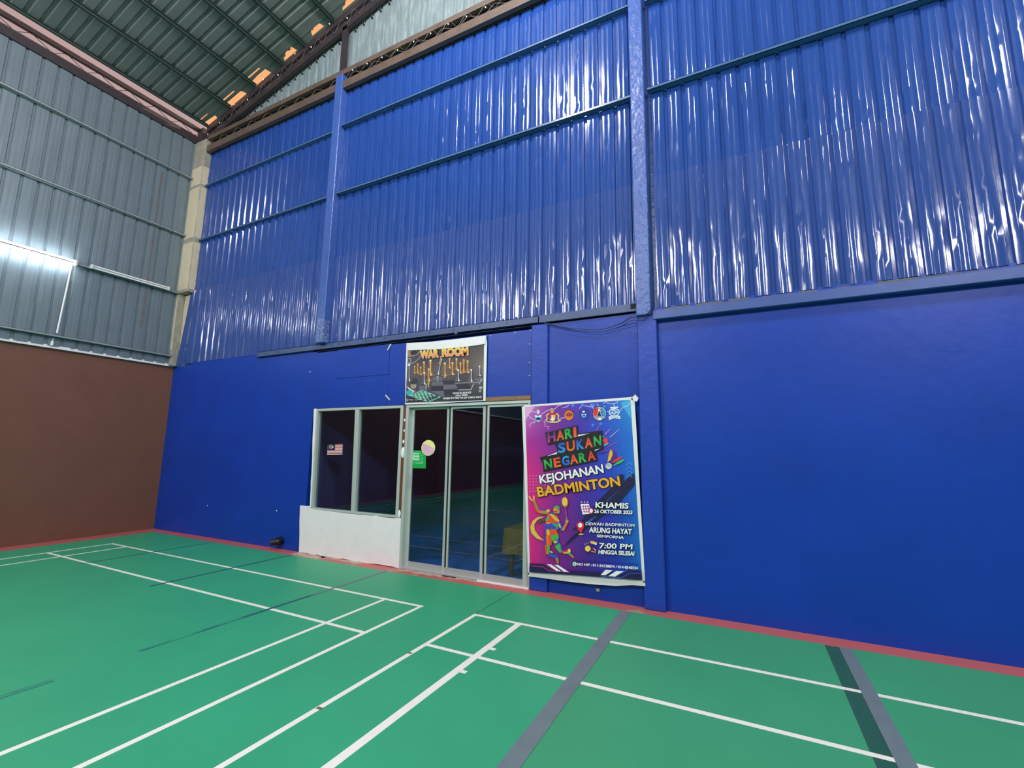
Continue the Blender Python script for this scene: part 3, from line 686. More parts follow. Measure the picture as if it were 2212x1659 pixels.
P.ell((1122,340), 108, 108, (140,60,170), 28); P.ell((1122,338), 102, 104, (34,52,160), 28); P.ell((1112,290), 22, 18, (225,225,235), 10)
P.poly([(1080,325),(1120,338),(1155,322),(1152,365),(1115,388),(1082,368)], (110,190,235)); P.poly([(1080,325),(1120,338),(1155,322),(1155,338),(1118,350),(1080,338)], (240,240,240)); P.poly([(1086,362),(1105,345),(1135,345),(1152,362)], (20,30,90))
P.ell((1366,320), 114, 118, (20,24,60), 28); P.ell((1366,320), 104, 108, (240,240,242), 28)
P.poly([(1352,214),(1290,240),(1264,300),(1268,355),(1320,355),(1345,300)], (220,45,50)); P.poly([(1395,222),(1440,250),(1468,310),(1462,355),(1400,355),(1395,290)], (30,150,215))
for i in range(5): P.poly([(1358+8*i,225+24*i),(1405,222+24*i),(1408,236+24*i),(1362+8*i,240+24*i)], (20,24,50))
P.poly([(1330,355),(1350,290),(1372,275),(1385,330),(1400,355)], (18,24,70)); P.ell((1348,296), 9, 9, (225,205,70), 8); P.poly([(1282,358),(1450,352),(1446,378),(1290,384)], (24,36,110)); P.text('MALAYSIA', (1296,378), (1440,372), (1296,362), (230,230,240), 0.02)
P.poly([(1335,388),(1400,386),(1390,420),(1345,422)], (235,235,235)); P.poly([(1300,388),(1335,388),(1345,420),(1325,412)], (215,50,60)); P.poly([(1400,386),(1440,384),(1420,408),(1395,420)], (40,150,215))
wh = (222,232,244)
P.poly([(1535,215),(1660,208),(1665,235),(1540,240)], wh); P.ell((1600,300), 88, 66, wh, 20); P.ell((1600,302), 74, 52, (70,130,205), 20); P.line([(1540,320),(1575,300),(1600,330),(1640,290),(1665,310)], 16, wh); P.line([(1560,270),(1600,262),(1625,290)], 14, wh); P.poly([(1510,370),(1560,350),(1650,350),(1695,360),(1700,410),(1600,392),(1520,424)], wh); P.line([(1540,382),(1600,372),(1670,382)], 10, (70,120,200))
# dots
for j in range(6):
    for i in range(9):
        x, y = 215 + 48*i, 1310 + 49*j
        if x < 640: P.ell((x, y), 8, 7, (244,190,226), 6)
# dark brush strokes and streaks
nav = (28,24,66)
P.poly([(1700,1280),(1760,1300),(1750,1380),(1720,1430),(1915,1265),(1930,1450),B(1680,260),B(1450,400),B(1200,560),B(920,715),B(1090,540),B(1380,200),B(1520,60),(1640,1420)], nav)
P.poly([B(1440,405),B(1480,420),B(1250,600),B(1000,800),B(780,985),B(900,830),B(1150,620)], nav)
P.line([B(1480,240), B(1690,60)], 14, (50,70,190), 4); P.line([B(1170,580), B(1330,470)], 40, (60,90,205), 6)
for a, c, col in (((1320,590),(1370,505),(236,90,150)), ((1455,655),(1540,565),(232,150,190)), ((1540,695),(1685,570),(236,180,170)), ((1480,862),(1675,760),(216,60,130)), ((1400,922),(1670,875),(190,50,150)), ((1350,960),(1480,930),(70,30,140))): P.line([a, c], 12, col, 5)
P.ell((1460,745), 45, 36, (226,60,60), 12); P.ell((1470,790), 42, 20, (226,70,60), 10, -0.4); P.ell((1475,815), 50, 14, (70,160,235), 10, -0.5); P.ell((1428,690), 10, 16, (60,190,90), 8)
# title plate and letters
ink = (22,20,28)
P.poly([(505,625),(1020,505),(1025,640),(1415,590),(1430,890),(1310,930),(1345,1070),(475,1245),(470,1120),(415,1020),(700,930),(690,870),(655,790),(545,815)], ink)
for t in ([(1025,660),(1215,635),(1025,686)], [(530,998),(700,932),(690,962)], [(1290,900),(1382,875),(1300,914)]): P.poly(t, (236,238,242))
rd, og, gn, lg, bl, sk, pu = (232,62,50), (242,112,48), (28,150,66), (70,190,80), (24,96,215), (40,165,240), (74,34,130)
P.letters('HARI', ((0,.27),(.31,.57),(.60,.86),(.90,1)), (550,785), (1005,692), (540,625), [(pu,(214,60,150)), (rd,og), (gn,lg), (rd,og)])
P.letters('SUKAN', ((0,.17),(.20,.39),(.43,.60),(.62,.80),(.83,1)), (715,955), (1400,826), (705,795), [((40,80,210),sk), (rd,og), ((50,60,190),sk), (rd,og), (lg,gn)])
P.letters('NEGARA', ((0,.15),(.185,.32),(.35,.49),(.50,.66),(.68,.82),(.845,1)), (500,1208), (1312,1058), (480,1058), [(lg,gn), (rd,og), (sk,bl), (rd,og), (gn,lg), (rd,rd)])
P.text('KEJOHANAN', (425,1438), (1440,1262), (402,1300), (240,242,242), 0.03, 0.035)
P.text('BADMINTON', (392,1650), (1705,1472), (365,1488), (244,174,44), 0.03, 0.035)
for u in (0.065, 0.20, 0.31, 0.46, 0.545, 0.62, 0.79, 0.93):      # stencil bridges
    x = 392 + (1705-392)*u; y = 1650 + (1472-1650)*u; P.line([(x - 24, y - 150), (x + 22, y - 8)], 7, (60,40,60))
# shuttlecock
P.poly([(1495,1095),(1520,960),(1545,895),(1575,920),(1578,970),(1545,1060)], (244,184,50)); P.poly([(1545,1090),(1575,970),(1605,920),(1640,980),(1615,1060),(1560,1120)], (88,34,130)); P.poly([(1560,1100),(1640,1030),(1700,1005),(1735,1010),(1690,1060),(1580,1110)], (222,50,80)); P.poly([(1575,1160),(1640,1095),(1740,1045),(1765,1062),(1700,1110)], (60,190,80)); P.line([(1505,1120),(1580,1140)], 30, (60,60,170))
P.ell((1515,1155), 52, 50, (206,210,212)); P.poly([(1465,1140),(1500,1105),(1565,1160),(1540,1170)], (170,176,180))
for i in range(4): y = 1120 + 66*i; P.line([(1800,y+22),(1845,y-22),(1893,y+22)], 10, (96,150,220)); 
# player made of coloured facets
cy, gr, re, ye, bu, vi = (70,170,220), (66,178,80), (226,84,40), (226,190,70), (52,82,190), (92,50,160)
P.line([B(480,490),B(380,520),B(310,590),B(285,680),B(315,760),B(390,830),B(480,860)], 14, (222,196,74)); P.poly([B(480,485),B(390,490),B(310,550),B(268,650),B(290,750),B(370,830),B(480,862),B(390,770),B(340,690),B(335,610),B(380,540)], (222,196,74)); P.poly([B(375,610),B(420,550),B(505,520),B(500,560),B(430,580)], (40,84,60))
P.line([B(250,160),B(285,215),B(320,235),B(330,200),B(325,150)], 22, (244,196,90)); P.line([B(325,225),B(355,310),B(390,395)], 42, re, 56); P.line([B(335,225),B(368,310),B(400,375)], 18, gr, 24)
P.line([B(390,390),B(460,410),B(560,415)], 54, og, 60); P.line([B(400,375),B(480,378),B(560,385)], 22, bu); P.line([B(455,430),B(535,432)], 20, gr)
P.poly([B(560,430),B(620,420),B(700,470),B(740,560),B(700,620),B(640,640),B(510,600),B(520,520)], re); P.poly([B(575,445),B(610,430),B(730,540),B(725,575),B(660,540)], ye); P.poly([B(510,540),B(560,460),B(570,520),B(520,560)], gr); P.ell(B(555,390), 30, 24, ye, 10); P.poly([B(570,430),B(620,400),B(680,430),B(640,450)], bu)
P.ell(B(690,375), 56, 64, og, 16); P.poly([B(640,350),B(680,305),B(730,325),B(745,390),B(700,360)], gr); P.ell(B(665,370), 20, 14, ye, 8); P.poly([B(700,430),B(740,385),B(745,420),B(715,445)], gr); P.line([B(650,400),B(690,410)], 12, (150,40,40)); P.ell(B(735,365), 12, 20, bu, 8)
P.poly([B(500,600),B(720,580),B(720,700),B(500,690)], bu); P.poly([B(620,590),B(700,600),B(715,690),B(660,640)], gr); P.line([B(500,660),B(600,640),B(680,650)], 16, vi); P.poly([B(520,580),B(600,575),B(560,600)], ye)
P.line([B(715,570),B(755,640),B(785,700)], 60, bu, 52); P.line([B(720,590),B(750,660)], 26, ye); P.line([B(785,705),B(820,640),B(850,590)], 44, og, 34); P.line([B(770,690),B(800,650)], 16, gr)
P.ell(B(855,560), 26, 32, (200,150,90), 10); P.line([B(850,520),B(838,420),B(830,325)], 14, (214,70,110)); P.line([B(852,540),B(848,500)], 16, gr); P.ell(B(828,252), 52, 84, (200,60,80), 20, -0.05); P.ell(B(818,248), 44, 72, (226,206,70), 20, -0.05)
P.poly([B(490,690),B(680,680),B(720,770),B(620,780),B(610,940),B(495,940)], re); P.poly([B(488,690),B(520,690),B(520,935),B(484,930)], vi); P.ell(B(555,735), 24, 52, ye, 12, -0.15); P.line([B(540,790),B(560,930)], 40, og)
P.poly([B(600,780),B(720,765),B(725,830),B(700,870),B(640,900),B(610,850)], gr); P.poly([B(650,860),B(720,840),B(740,920),B(690,960)], bu); P.ell(B(672,885), 30, 20, ye, 10, -0.5); P.line([B(700,930),B(740,1000),B(770,1045)], 96, gr, 60); P.line([B(760,960),B(775,1030)], 26, bu)
P.poly([B(500,940),B(585,940),B(580,1080),B(520,1085)], gr); P.poly([B(500,940),B(540,945),B(545,1090),B(515,1080)], re); P.ell(B(608,1048), 26, 14, ye, 10, 0.6); P.line([B(560,1090),B(640,1110),B(720,1130)], 56, bu, 44); P.line([B(690,1140),B(715,1250)], 52, re, 14); P.line([B(705,1150),B(722,1220)], 30, gr, 8)
P.line([B(770,1050),B(850,1040),B(900,1000)], 44, (216,50,80), 34); P.line([B(800,1060),B(880,1055)], 24, ye); P.ell(B(890,1030), 24, 40, (244,200,80), 10); P.line([B(880,1060),B(960,1130)], 40, gr, 18); P.line([B(925,1100),B(965,1135)], 34, og, 22)
# details on the right
W = (242,244,246)
P.poly([B(1070,285),B(1205,280),B(1228,435),B(1103,450)], W)
for i in range(3):
    for j in range(3): P.poly([B(1100+38*i+8*j,308+40*j),B(1126+38*i+8*j,308+40*j),B(1128+38*i+8*j,336+40*j),B(1102+38*i+8*j,336+40*j)], (196,50,140))
for i in range(3): P.ell(B(1090+45*i,252), 9, 14, (214,208,226), 8)
P.ell(B(1238,390), 38, 48, (216,40,130), 14); P.ell(B(1240,390), 26, 34, W, 14)
P.text('KHAMIS', B(1305,345), B(1832,358), B(1310,252), W, 0.03, 0.04)
P.text('26 OKTOBER 2023', B(1285,428), B(1893,446), B(1290,366), W, 0.035, 0.05)
P.poly([B(1008,640),B(1130,640),B(1110,690),B(1080,748),B(1030,690)], (220,36,50)); P.ell(B(1068,622), 62, 62, (220,36,50)); P.ell(B(1066,620), 34, 36, W); P.ell(B(1080,762), 40, 11, (244,196,90), 14)
P.text('DEWAN BADMINTON', B(1150,618), B(1925,646), B(1156,570), W, 0.02, 0.04)
P.text('ARUNG HAYAT', B(1205,735), B(1882,768), B(1210,646), W, 0.035, 0.05)
P.text('SEMPORNA', B(1328,810), B(1760,838), B(1332,766), W, 0.025, 0.04)
P.poly([B(1215,875),B(1270,870),B(1335,895),B(1330,925),B(1240,910)], (244,200,60)); P.poly([B(1250,905),B(1330,915),B(1325,935)], W); P.poly([B(1230,950),B(1290,960),B(1330,1050),B(1240,1030)], (60,30,90)); P.line([B(1240,1030),B(1320,1048)], 20, og); P.poly([B(1265,975),B(1310,1000),B(1318,1030)], W)
P.ell(B(1188,990), 46, 48, (240,190,50), 18); P.ell(B(1188,990), 34, 36, (248,226,110), 16); P.line([B(1190,970),B(1190,995),B(1202,1000)], 7, (90,60,20))
for a in ((1130,915,1150,925),(1160,890,1168,910),(1195,900,1190,915)): P.line([B(a[0],a[1]),B(a[2],a[3])], 9, (240,200,80))
P.text('7:00 PM', B(1366,985), B(1893,1006), B(1372,897), W, 0.025, 0.04)
P.text('HINGGA SELESAI', B(1355,1075), B(1924,1104), B(1360,1006), W, 0.04, 0.05)
P.text('UNTUK TUJUAN PENDAFTARAN, SILA HUBUNGI:', B(975,1192), B(1990,1252), B(975,1162), (30,26,110), 0.02)
P.ell(B(978,1235), 34, 36, (120,220,150), 16); P.ell(B(978,1235), 24, 26, (232,244,236), 14); P.line([B(968,1222),B(974,1244),B(992,1250)], 12, (40,110,70))
P.text('NO H/P : 011-54138874 / 014-8540224', B(1018,1258), B(1984,1322), B(1018,1214), W, 0.03)
P.poly([B(262,1222),B(490,1238),B(605,1325),B(1400,1370),B(1730,1402),B(1840,1330),B(2036,1338),B(2045,1490),B(258,1362)], (30,20,74))
P.line([B(265,1262),B(470,1275),B(570,1340),B(900,1365)], 10, (196,40,140)); P.line([B(1400,1430),B(1730,1450),B(1850,1378),B(2036,1380)], 12, (60,90,190))
for t in ([(535,1238),(608,1242),(765,1350),(690,1345)], [(655,1246),(718,1250),(886,1360),(810,1358)], [(1470,1325),(1582,1335),(1470,1412),(1390,1408)], [(1640,1342),(1762,1348),(1622,1433),(1515,1423)]): P.poly([B(*p) for p in t], W)
P.build('printed_artwork', ban, label='printed tournament artwork and lettering')
for u, v in ((1129.5, 876.5), (1365, 861.5), (1141.8, 1239), (1391.5, 1256.5)):
    p = aty(u, v, BY - 0.002); b = MB(); b.tube([(p.x, BY, p.z), (p.x, BY - 0.004, p.z)], 0.009, 8); obj('grommet', b, m_black, ban)
b = MB(); b.prism(outline3([(1366, 858), (1372, 852), (1379, 860), (1376, 867), (1369, 866)], BY - 0.02), (0, 0.015, 0)); obj('folded_corner', b, m_vinyl, ban)

# ---- chess banner
WY = -0.028
q = outline3([(878, 741), (930, 738.5), (990, 732), (1050, 724.5), (1052, 740), (1049, 866), (1000, 868), (940, 872), (875, 874), (876, 800)], WY)
b = MB(); b.prism(q, (0, 0.002, 0)); wb = obj('vinyl_banner', b, m_vinyl); tag(wb, 'small white edged banner with chess pieces above the glass door', 'banner')
q = outline3([(878, 741), (895, 740), (930, 739), (990, 732), (1050, 724.5), (1048, 743), (1015, 748), (960, 754), (905, 756), (881, 757)], WY - 0.012)
b = MB(); b.prism(q, (0, 0.010, 0)); obj('folded_hem', b, m_vinyl, wb, bevel=0.003)
G = Print(WY - 0.001, 860, 720, 210/2177)
g = [[(96,70,62),(60,52,60),(40,38,46),(52,48,52),(60,58,60)], [(78,70,76),(58,50,58),(62,56,62),(76,64,60),(92,80,72)],
     [(96,84,84),(84,74,78),(104,92,98),(72,62,64),(126,110,98)], [(84,76,82),(78,72,82),(72,70,84),(58,56,66),(96,88,88)],
     [(62,58,70),(72,70,84),(66,66,80),(56,56,66),(64,62,72)], [(34,32,44),(46,44,58),(52,52,66),(44,44,54),(40,38,50)]]
G.grid([(218, 372), (1925, 235), (1905, 1500), (166, 1558)], g, n=16, m=16)
G.poly([(215,375),(340,365),(330,470),(210,520)], (168,120,96)); G.ell((350,440), 75, 60, (30,28,36)); G.line([(230,520),(340,500),(430,470),(500,400)], 10, (190,185,195)); G.line([(230,680),(360,660),(470,560),(520,470)], 12, (170,165,178))
G.ell((250,610), 44, 60, (150,150,165)); G.ell((250,612), 28, 40, (70,64,76))
dk, lt = (38,36,46), (98,98,112)
for i, t in enumerate(([(780,985),(985,980),(990,1060),(775,1070)], [(1000,1060),(1260,1050),(1270,1130),(1010,1140)], [(760,1090),(1000,1085),(1010,1165),(750,1175)], [(1010,1160),(1290,1150),(1330,1240),(1020,1255)], [(750,1185),(1010,1180),(1020,1280),(740,1290)], [(1300,1130),(1570,1125),(1640,1230),(1350,1250)], [(480,1180),(620,1175),(610,1260),(470,1270)], [(1030,1270),(1330,1255),(1360,1370),(1040,1390)], [(1700,1010),(1880,1000),(1890,1080),(1780,1090)], [(740,1300),(1020,1290),(1040,1420),(980,1425)])):
    G.poly(t, (lt, dk, lt, lt, dk, dk, lt, dk, lt, lt)[i])
G.line([(1270,1120),(1600,1105),(1800,1100)], 18, (150,150,160)); G.line([(1350,1270),(1650,1260)], 16, (170,170,178)); G.line([(1640,1240),(1700,1120)], 30, (150,152,162), 20); G.ell((1850,1220), 40, 34, (170,172,182)); G.ell((1835,1290), 34, 30, (140,142,152)); G.line([(1880,1020),(1810,1140)], 40, (150,152,162), 24)
def piece(x, top, bot, c1, c2, lean=0.0, w=None, kind=0):
    h = bot - top; w = w or h*0.46
    prof = [(0.62,0),(0.62,.09),(0.44,.12),(0.24,.24),(0.15,.50),(0.24,.60),(0.15,.66),(0.24,.78),(0.24,.88),(0.10,.97)] if kind == 0 else [(0.50,0),(0.50,.07),(0.36,.10),(0.20,.25),(0.14,.60),(0.26,.70),(0.16,.74),(0.30,.90),(0.26,1.0)]
    pl = [(x - w*a + lean*t*h, bot - t*h) for a, t in prof]; pr = [(x + w*a + lean*t*h, bot - t*h) for a, t in prof]
    G.poly(pl + pr[::-1], c1)
    if kind == 0: G.ell((x + lean*h, top + 0.02*h), 0.075*h + 3, 0.06*h + 3, c2, 10)
    pm = [(x - w*a*0.02 + lean*t*h, bot - t*h) for a, t in prof]; pn = [(x + w*a*0.34 + lean*t*h, bot - t*h) for a, t in prof]
    G.poly(pm + pn[::-1], c2)
gd, gl = (150,98,44), (240,206,130)
for x, t, bo, k in ((440,670,900,1),(580,645,920,0),(725,605,950,0),(1155,565,790,0),(1310,570,830,0),(1470,580,890,1),(375,735,905,0),(510,755,935,0),(1050,668,965,0),(1220,660,935,0),(1400,665,905,0),(1560,618,890,0),(690,800,1075,0)): piece(x, t, bo, gd, gl, kind=k)
sd, sl = (92,94,104), (226,228,234)
piece(895, 560, 930, sd, sl, 0.22, 120, 1); piece(930, 525, 690, gd, gl, 0.2, 60)
for x, t, bo in ((250,700,1080),(590,885,1145),(1350,820,1080),(1640,815,1090),(1830,735,965)): piece(x, t, bo, sd, sl, 0.0, 96 if x == 250 else (bo-t)*0.5)
G.line([(690,1080),(685,1220)], 50, (190,150,90), 20); G.line([(890,960),(900,1110)], 50, (150,150,160), 16); G.line([(1050,970),(1050,1000)], 40, (200,180,140)); G.line([(640,1140),(630,1290)], 40, (150,152,164), 16)
# child with a chess board
G.poly([(205,1100),(300,1080),(420,1090),(430,1240),(400,1300),(190,1240)], (70,70,84)); G.poly([(330,1020),(400,990),(440,1080),(300,1090)], (52,54,70)); G.ell((352,1165), 64, 78, (170,156,128)); G.poly([(290,1115),(350,1075),(415,1110),(412,1140),(300,1145)], (48,46,48)); G.ell((330,1160), 11, 7, (40,36,36), 8); G.ell((378,1160), 11, 7, (40,36,36), 8); G.line([(332,1212),(372,1212)], 8, (120,76,70))
G.poly([(195,1180),(330,1270),(380,1290),(340,1340),(230,1240)], (226,210,205)); G.ell((262,1335), 70, 72, (40,166,180))
bd = [(245,1390),(560,1275),(965,1430),(690,1548)]
G.poly(bd, (150,214,196))
def bp(u, v): return tuple((bd[0][i]*(1-u)+bd[1][i]*u)*(1-v) + (bd[3][i]*(1-u)+bd[2][i]*u)*v for i in (0, 1))
for i in range(8):
    for j in range(8):
        if (i+j) % 2:
            a, c = .04+.115*i, .04+.115*j; G.poly([bp(a,c),bp(a+.115,c),bp(a+.115,c+.115),bp(a,c+.115)], (58,120,104) if j < 4 else (24,34,58))
for i in range(8): x, y = bp(.1+.115*i, .9); piece(x, y-60, y, (20,26,44), (60,70,100), 0, 30); x, y = bp(.1+.115*i, .05); piece(x, y-40, y, (140,170,140), (210,230,210), 0, 20)
G.line([(225,1465),(195,1495),(215,1525),(240,1500)], 10, (235,235,235)); G.line([(250,1490),(350,1498)], 14, (220,220,224)); G.line([(400,1480),(420,1505),(440,1475),(520,1490)], 10, (220,220,224))
G.text('WAR', (512,575), (922,538), (505,395), (240,196,50), 0.045, 0.03, (245,225,200), (238,130,60)); G.text('ROOM', (1000,530), (1585,495), (995,340), (240,200,50), 0.045, 0.03, (245,225,200), (238,130,60))
G.text('MOVE IN SILENCE', (1240,1368), (1650,1348), (1240,1326), (240,240,240), 0.03); G.text('ONLY SPEAK', (1300,1416), (1580,1400), (1300,1380), (240,240,240), 0.03); G.text("WHEN IT'S TIME TO SAY CHECK MATE", (1020,1484), (1880,1452), (1020,1440), (240,240,240), 0.03)
G.build('printed_artwork', wb, label='printed chess scene with gold title')

# ------------------------------------------------------------------ stickers on the glass
SY = 0.0255
def plate(name, pts, y, m, label, cat, t=0.001, **kw):
    b = MB(); b.prism([aty(u, v, y) for u, v in pts], (0, t, 0)); o = obj(name, b, m, **kw); tag(o, label, cat); return o
m_flag = mat('sticker_white', (235, 232, 232), 0.5)
o = plate('flag_sticker', [(707.5,961),(740,960),(739.5,982),(706.5,982.5)], 0.0285, m_flag, 'small red and white striped flag sticker on the left window pane', 'sticker')
k = 260/2212
Fp = Print(0.028, 640, 820, k)
for i in range(7):
    a0, a1 = i*2/14, (i*2+1)/14
    f = lambda s_, t: (572 + 283*s_ - 6*t, 1190 + 192*t - 8*s_*(1-t))
    Fp.poly([f(0,a0), f(1,a0), f(1,a1), f(0,a1)], (170,30,48))
Fp.poly([f(0,0), f(.5,0), f(.5,.56), f(0,.56)], (24,26,84)); Fp.ell((640,1236), 32, 40, (205,200,190), 16); Fp.ell((650,1236), 26, 33, (24,26,84), 16); Fp.ell((665,1238), 20, 24, (214,204,90), 12)
for i in range(4): Fp.ell((583, 1210+24*i), 6, 7, (160,150,190), 6)
Fp.build('printed_flag', o)
kd = 320/2212
def gpt(x, y): return (840 + x*kd, 860 + y*kd)
o = plate('delivery_sticker', [gpt(332,790),gpt(555,800),gpt(552,1050),gpt(330,1046)], 0.052, mat('green_sticker', (14,162,72), 0.45), 'larger green square sticker on the left door panel, behind the paler one', 'sticker')
Gp = Print(0.0515, 840, 860, kd)
Gp.text('Food', (368,978), (505,984), (368,930), (150,220,170), 0.02); Gp.ell((487,905), 20, 22, (130,210,160)); Gp.ell((487,905), 13, 14, (14,162,72)); Gp.line([(480,850),(512,852)], 8, (130,210,160)); Gp.build('printed_artwork', o, kind='stuff')
o = plate('delivery_sticker', [gpt(334,782),gpt(484,785),gpt(478,962),gpt(330,958)], 0.0495, mat('pale_green_sticker', (38,182,98), 0.45), 'smaller pale green sticker with white food delivery lettering on the left door panel', 'sticker')
Gp = Print(0.049, 840, 860, kd)
Gp.text('Grab', (360,882), (452,884), (360,845), (240,250,244), 0.03); Gp.text('Food', (356,924), (450,926), (356,885), (240,250,244), 0.03); Gp.line([(360,827),(452,830)], 10, (200,240,215)); Gp.build('printed_artwork', o, kind='stuff')
c = aty(*gpt(587, 743), 0.047); b = MB()
b.prism([(c.x + 0.113*math.cos(2*math.pi*i/32), 0.047, c.z + 0.104*math.sin(2*math.pi*i/32)) for i in range(32)], (0, 0.001, 0))
o = obj('round_sticker', b, mat('pale_yellow_sticker', (238,232,150), 0.5)); tag(o, 'round pink and yellow sticker high on the left door panel', 'sticker')
Gp = Print(0.0465, 840, 860, kd)
pk = [(502,700),(520,680),(545,690),(600,712),(640,742),(672,742),(672,790),(640,840),(590,855),(545,845),(510,810),(497,760)]
Gp.poly(pk, (226,178,204)); Gp.line([(600,770),(660,775)], 18, (234,196,214)); Gp.line([(560,830),(620,830)], 10, (236,200,216)); Gp.build('printed_band', o)

# ------------------------------------------------------------------ table behind the door
tx, ty = 7.62, 0.62
tb = empty('side_table', (tx, ty, 0)); tag(tb, 'small table behind the right glass panel, draped with brown cloth', 'table')
b = MB(); b.box((tx - 0.35, ty - 0.33, 0.56), (tx + 0.5, ty + 0.4, 0.585)); obj('table_top', b, m_brownwood, tb)
for x, y in ((tx-.30, ty-.28), (tx+.45, ty-.28), (tx-.30, ty+.35), (tx+.45, ty+.35)):
    b = MB(); b.tube([(x, y, 0.006), (x, y, 0.2), (x, y, 0.56)], [0.022, 0.035, 0.03], 10); obj('leg', b, m_brownwood, tb)
b = MB(); n = 48; rng = random.Random(2); ring = []
x0_, x1_, y0_, y1_ = tx-.37, tx+.52, ty-.35, ty+.42
per = []
for i in range(n):
    t = i/n*4; e = int(t); f = t - e
    per.append([(x0_+(x1_-x0_)*f, y0_), (x1_, y0_+(y1_-y0_)*f), (x1_-(x1_-x0_)*f, y1_), (x0_, y1_-(y1_-y0_)*f)][e])
vs = []; 
for lev, (z, g_) in enumerate(((0.588, 0.0), (0.57, 0.012), (0.42, 0.03), (0.27, 0.05))):
    for i, (x, y) in enumerate(per):
        w = g_*(0.6 + 0.6*math.sin(i*1.9)); cx_, cy_ = x-(x0_+x1_)/2, y-(y0_+y1_)/2; l = math.hypot(cx_, cy_)
        vs.append((x + cx_/l*w, y + cy_/l*w, z + (0.02*math.sin(i*0.8) if lev == 3 else 0)))
fs = [tuple(range(n))] + [(lev*n+i, lev*n+(i+1)%n, (lev+1)*n+(i+1)%n, (lev+1)*n+i) for lev in range(3) for i in range(n)]
b.add(vs, fs); o = obj('tablecloth', b, m_cloth, smooth=40); tag(o, 'brown cloth hanging over the small table behind the glass', 'tablecloth')

# ------------------------------------------------------------------ lamps, conduit
lamp = empty('tube_light', (0.03, -2.34, 4.53)); tag(lamp, 'lit white tube light glaring on the grey left wall', 'lamp')
b = MB(); b.box((-0.0, -2.96, 4.555), (0.075, -1.72, 4.60)); obj('housing', b, m_pvc, lamp)
for z in (4.53, 4.585): b = MB(); b.tube([(0.105, -2.94, z), (0.105, -1.75, z)], 0.016, 10); obj('tube', b, m_lamp, lamp)
for y in (-2.95, -1.735): b = MB(); b.box((0.075, y - .012, 4.51), (0.125, y + .012, 4.605)); obj('end_cap', b, m_pvc, lamp)
lamp2 = empty('tube_light', (0.03, -0.93, 4.58)); tag(lamp2, 'unlit twin tube light on the grey wall near the corner pillar', 'lamp')
b = MB(); b.box((0.0, -1.53, 4.575), (0.07, -0.33, 4.60)); obj('housing', b, m_pvc, lamp2)
for z, x in ((4.562, 0.10), (4.605, 0.085)): b = MB(); b.tube([(x, -1.51, z), (x, -0.35, z)], 0.015, 10); obj('tube', b, m_sil, lamp2)
for y in (-1.525, -0.335): b = MB(); b.box((0.06, y - .01, 4.545), (0.118, y + .01, 4.62)); obj('end_cap', b, m_pvc, lamp2)
cd = empty('cable_conduit', (0.03, -1.80, 3.13)); tag(cd, 'thin white conduit dropping from the lit tube light to the wall ledge', 'conduit')
b = MB(); b.tube([(0.09, -1.78, 4.495), (0.09, -1.79, 4.2), (0.09, -1.825, 3.33)], 0.013, 8); obj('pipe', b, m_pvc, cd)
b = MB(); b.tube([(0.02, -1.835, 3.25), (0.02, -1.838, 3.20)], 0.008, 8); b.tube([(0.02, -1.838, 3.20), (0.02, -1.84, 3.125)], 0.02, 8); obj('connector', b, m_pvc, cd)

# ------------------------------------------------------------------ pipe stub, socket plate, tape, cables, string lights
ps = empty('drain_pipe', (3.44, 0, 0.1)); tag(ps, 'short black drain pipe stub poking out of the blue wall at floor level', 'pipe')
b = MB(); b.tube([(3.53, 0.01, 0.125), (3.53, -0.07, 0.125)], 0.062, 16); obj('collar', b, m_black, ps, smooth=True)
b = MB(); b.tube([(3.53, -0.05, 0.12), (3.50, -0.10, 0.115), (3.455, -0.125, 0.105)], 0.044, 14, cap=False); obj('elbow', b, m_black, ps, smooth=60)
b = MB(); p = aty(1292, 1274, 0.0); b.box((p.x - .027, -0.012, p.z - .022), (p.x + .027, 0.0, p.z + .022)); o = obj('socket_plate', b, m_channel, bevel=0.003); tag(o, 'small grey square plate on the blue wall under the badminton banner', 'plate')
b2 = MB(); b2.box((p.x - .016, -0.0135, p.z - .012), (p.x + .016, -0.012, p.z + .012)); obj('cover', b2, m_alug, o)
o = plate('tape_scrap', [(831.5,854),(834,852.5),(843,863),(840.5,864.5)], -0.006, m_tape, 'pale tape scrap on the blue board above the window', 'tape', 0.001)
o = plate('tape_scrap', [(842,743.5),(846,743),(838.5,755.5),(835.5,757)], -0.012, m_tape, 'pale tape strip hanging from the channel left of the chess banner', 'tape', 0.001)
cable = [(1175,697),(1200,703),(1240,709),(1295,711.5),(1340,699),(1365,685),(1385,688),(1400,676),(1413,662)]
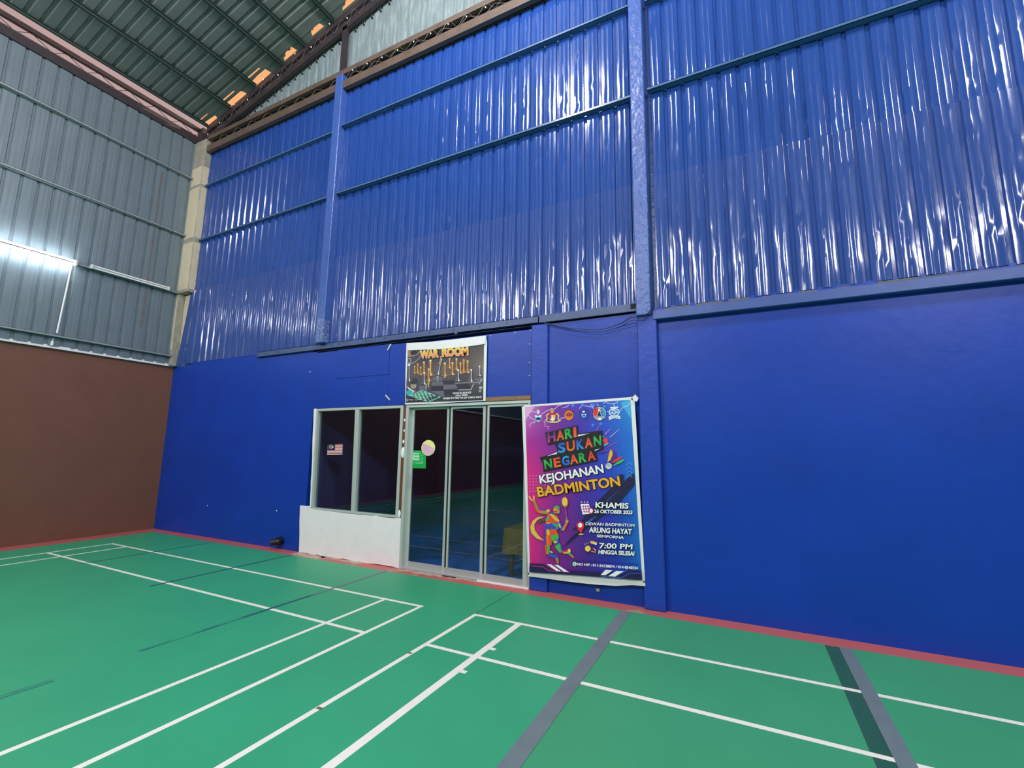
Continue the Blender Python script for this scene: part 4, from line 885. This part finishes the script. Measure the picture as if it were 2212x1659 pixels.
def curve_obj(name, pts, r, m, parent=None):
    P_ = [Vector(p) for p in pts]; fine = []
    for i in range(len(P_)-1):
        p0, p1, p2, p3 = P_[max(i-1,0)], P_[i], P_[i+1], P_[min(i+2,len(P_)-1)]
        for k_ in range(5):
            t = k_/5; fine.append(0.5*((2*p1)+(p2-p0)*t+(2*p0-5*p1+4*p2-p3)*t*t+(3*p1-p0-3*p2+p3)*t**3))
    fine.append(P_[-1]); b = MB(); b.tube(fine, r, 6); return obj(name, b, m, parent, smooth=True)
cb = empty('loose_cable', aty(1290, 711, -0.07)); tag(cb, 'thin dark cable sagging across the blue wall above the badminton banner', 'cable')
curve_obj('strand', [aty(u, v, -0.1 if u > 1360 else -0.045) for u, v in cable], 0.0045, m_black, cb)
curve_obj('strand', [aty(u, v + 4 + 3*math.sin(u*.02), -0.1 if u > 1360 else -0.04) for u, v in cable], 0.003, m_black, cb)
rng = random.Random(8)
sl_ = empty('string_lights', (4.5, -0.12, 7.8)); tag(sl_, 'string of tiny white bulbs woven through the brown truss', 'string lights')
pts = []
x = 4.3
while x < 9.0: pts.append((x, -0.115, 7.71 + (0.13 if len(pts) % 2 else 0.0) + rng.uniform(-.02, .02))); x += 0.16
curve_obj('wire', pts, 0.0012, m_greygirt, sl_)
for i, p_ in enumerate(pts):
    if i % 2: b = MB(); b.ball((p_[0], -0.122, p_[2] - 0.06), 0.011, (1,1,1.3), 6, 5); obj('bulb', b, m_bulb, sl_)
s2 = empty('string_lights', (2.0, -0.12, 8.4)); tag(s2, 'fairy light wire zigzagging along the dark sloping rafter', 'string lights')
pts = []; x = 0.6
while x < 5.2: pts.append((x, -0.108, roof(x) + (-0.32 if len(pts) % 2 else -0.15) + rng.uniform(-.015, .015))); x += 0.145
curve_obj('wire', pts, 0.0011, m_greygirt, s2)
for i, p_ in enumerate(pts):
    if i % 3 == 1: b = MB(); b.ball((p_[0], -0.115, p_[2] + 0.1), 0.012, (1,1,1.3), 6, 5); obj('bulb', b, m_bulb, s2)
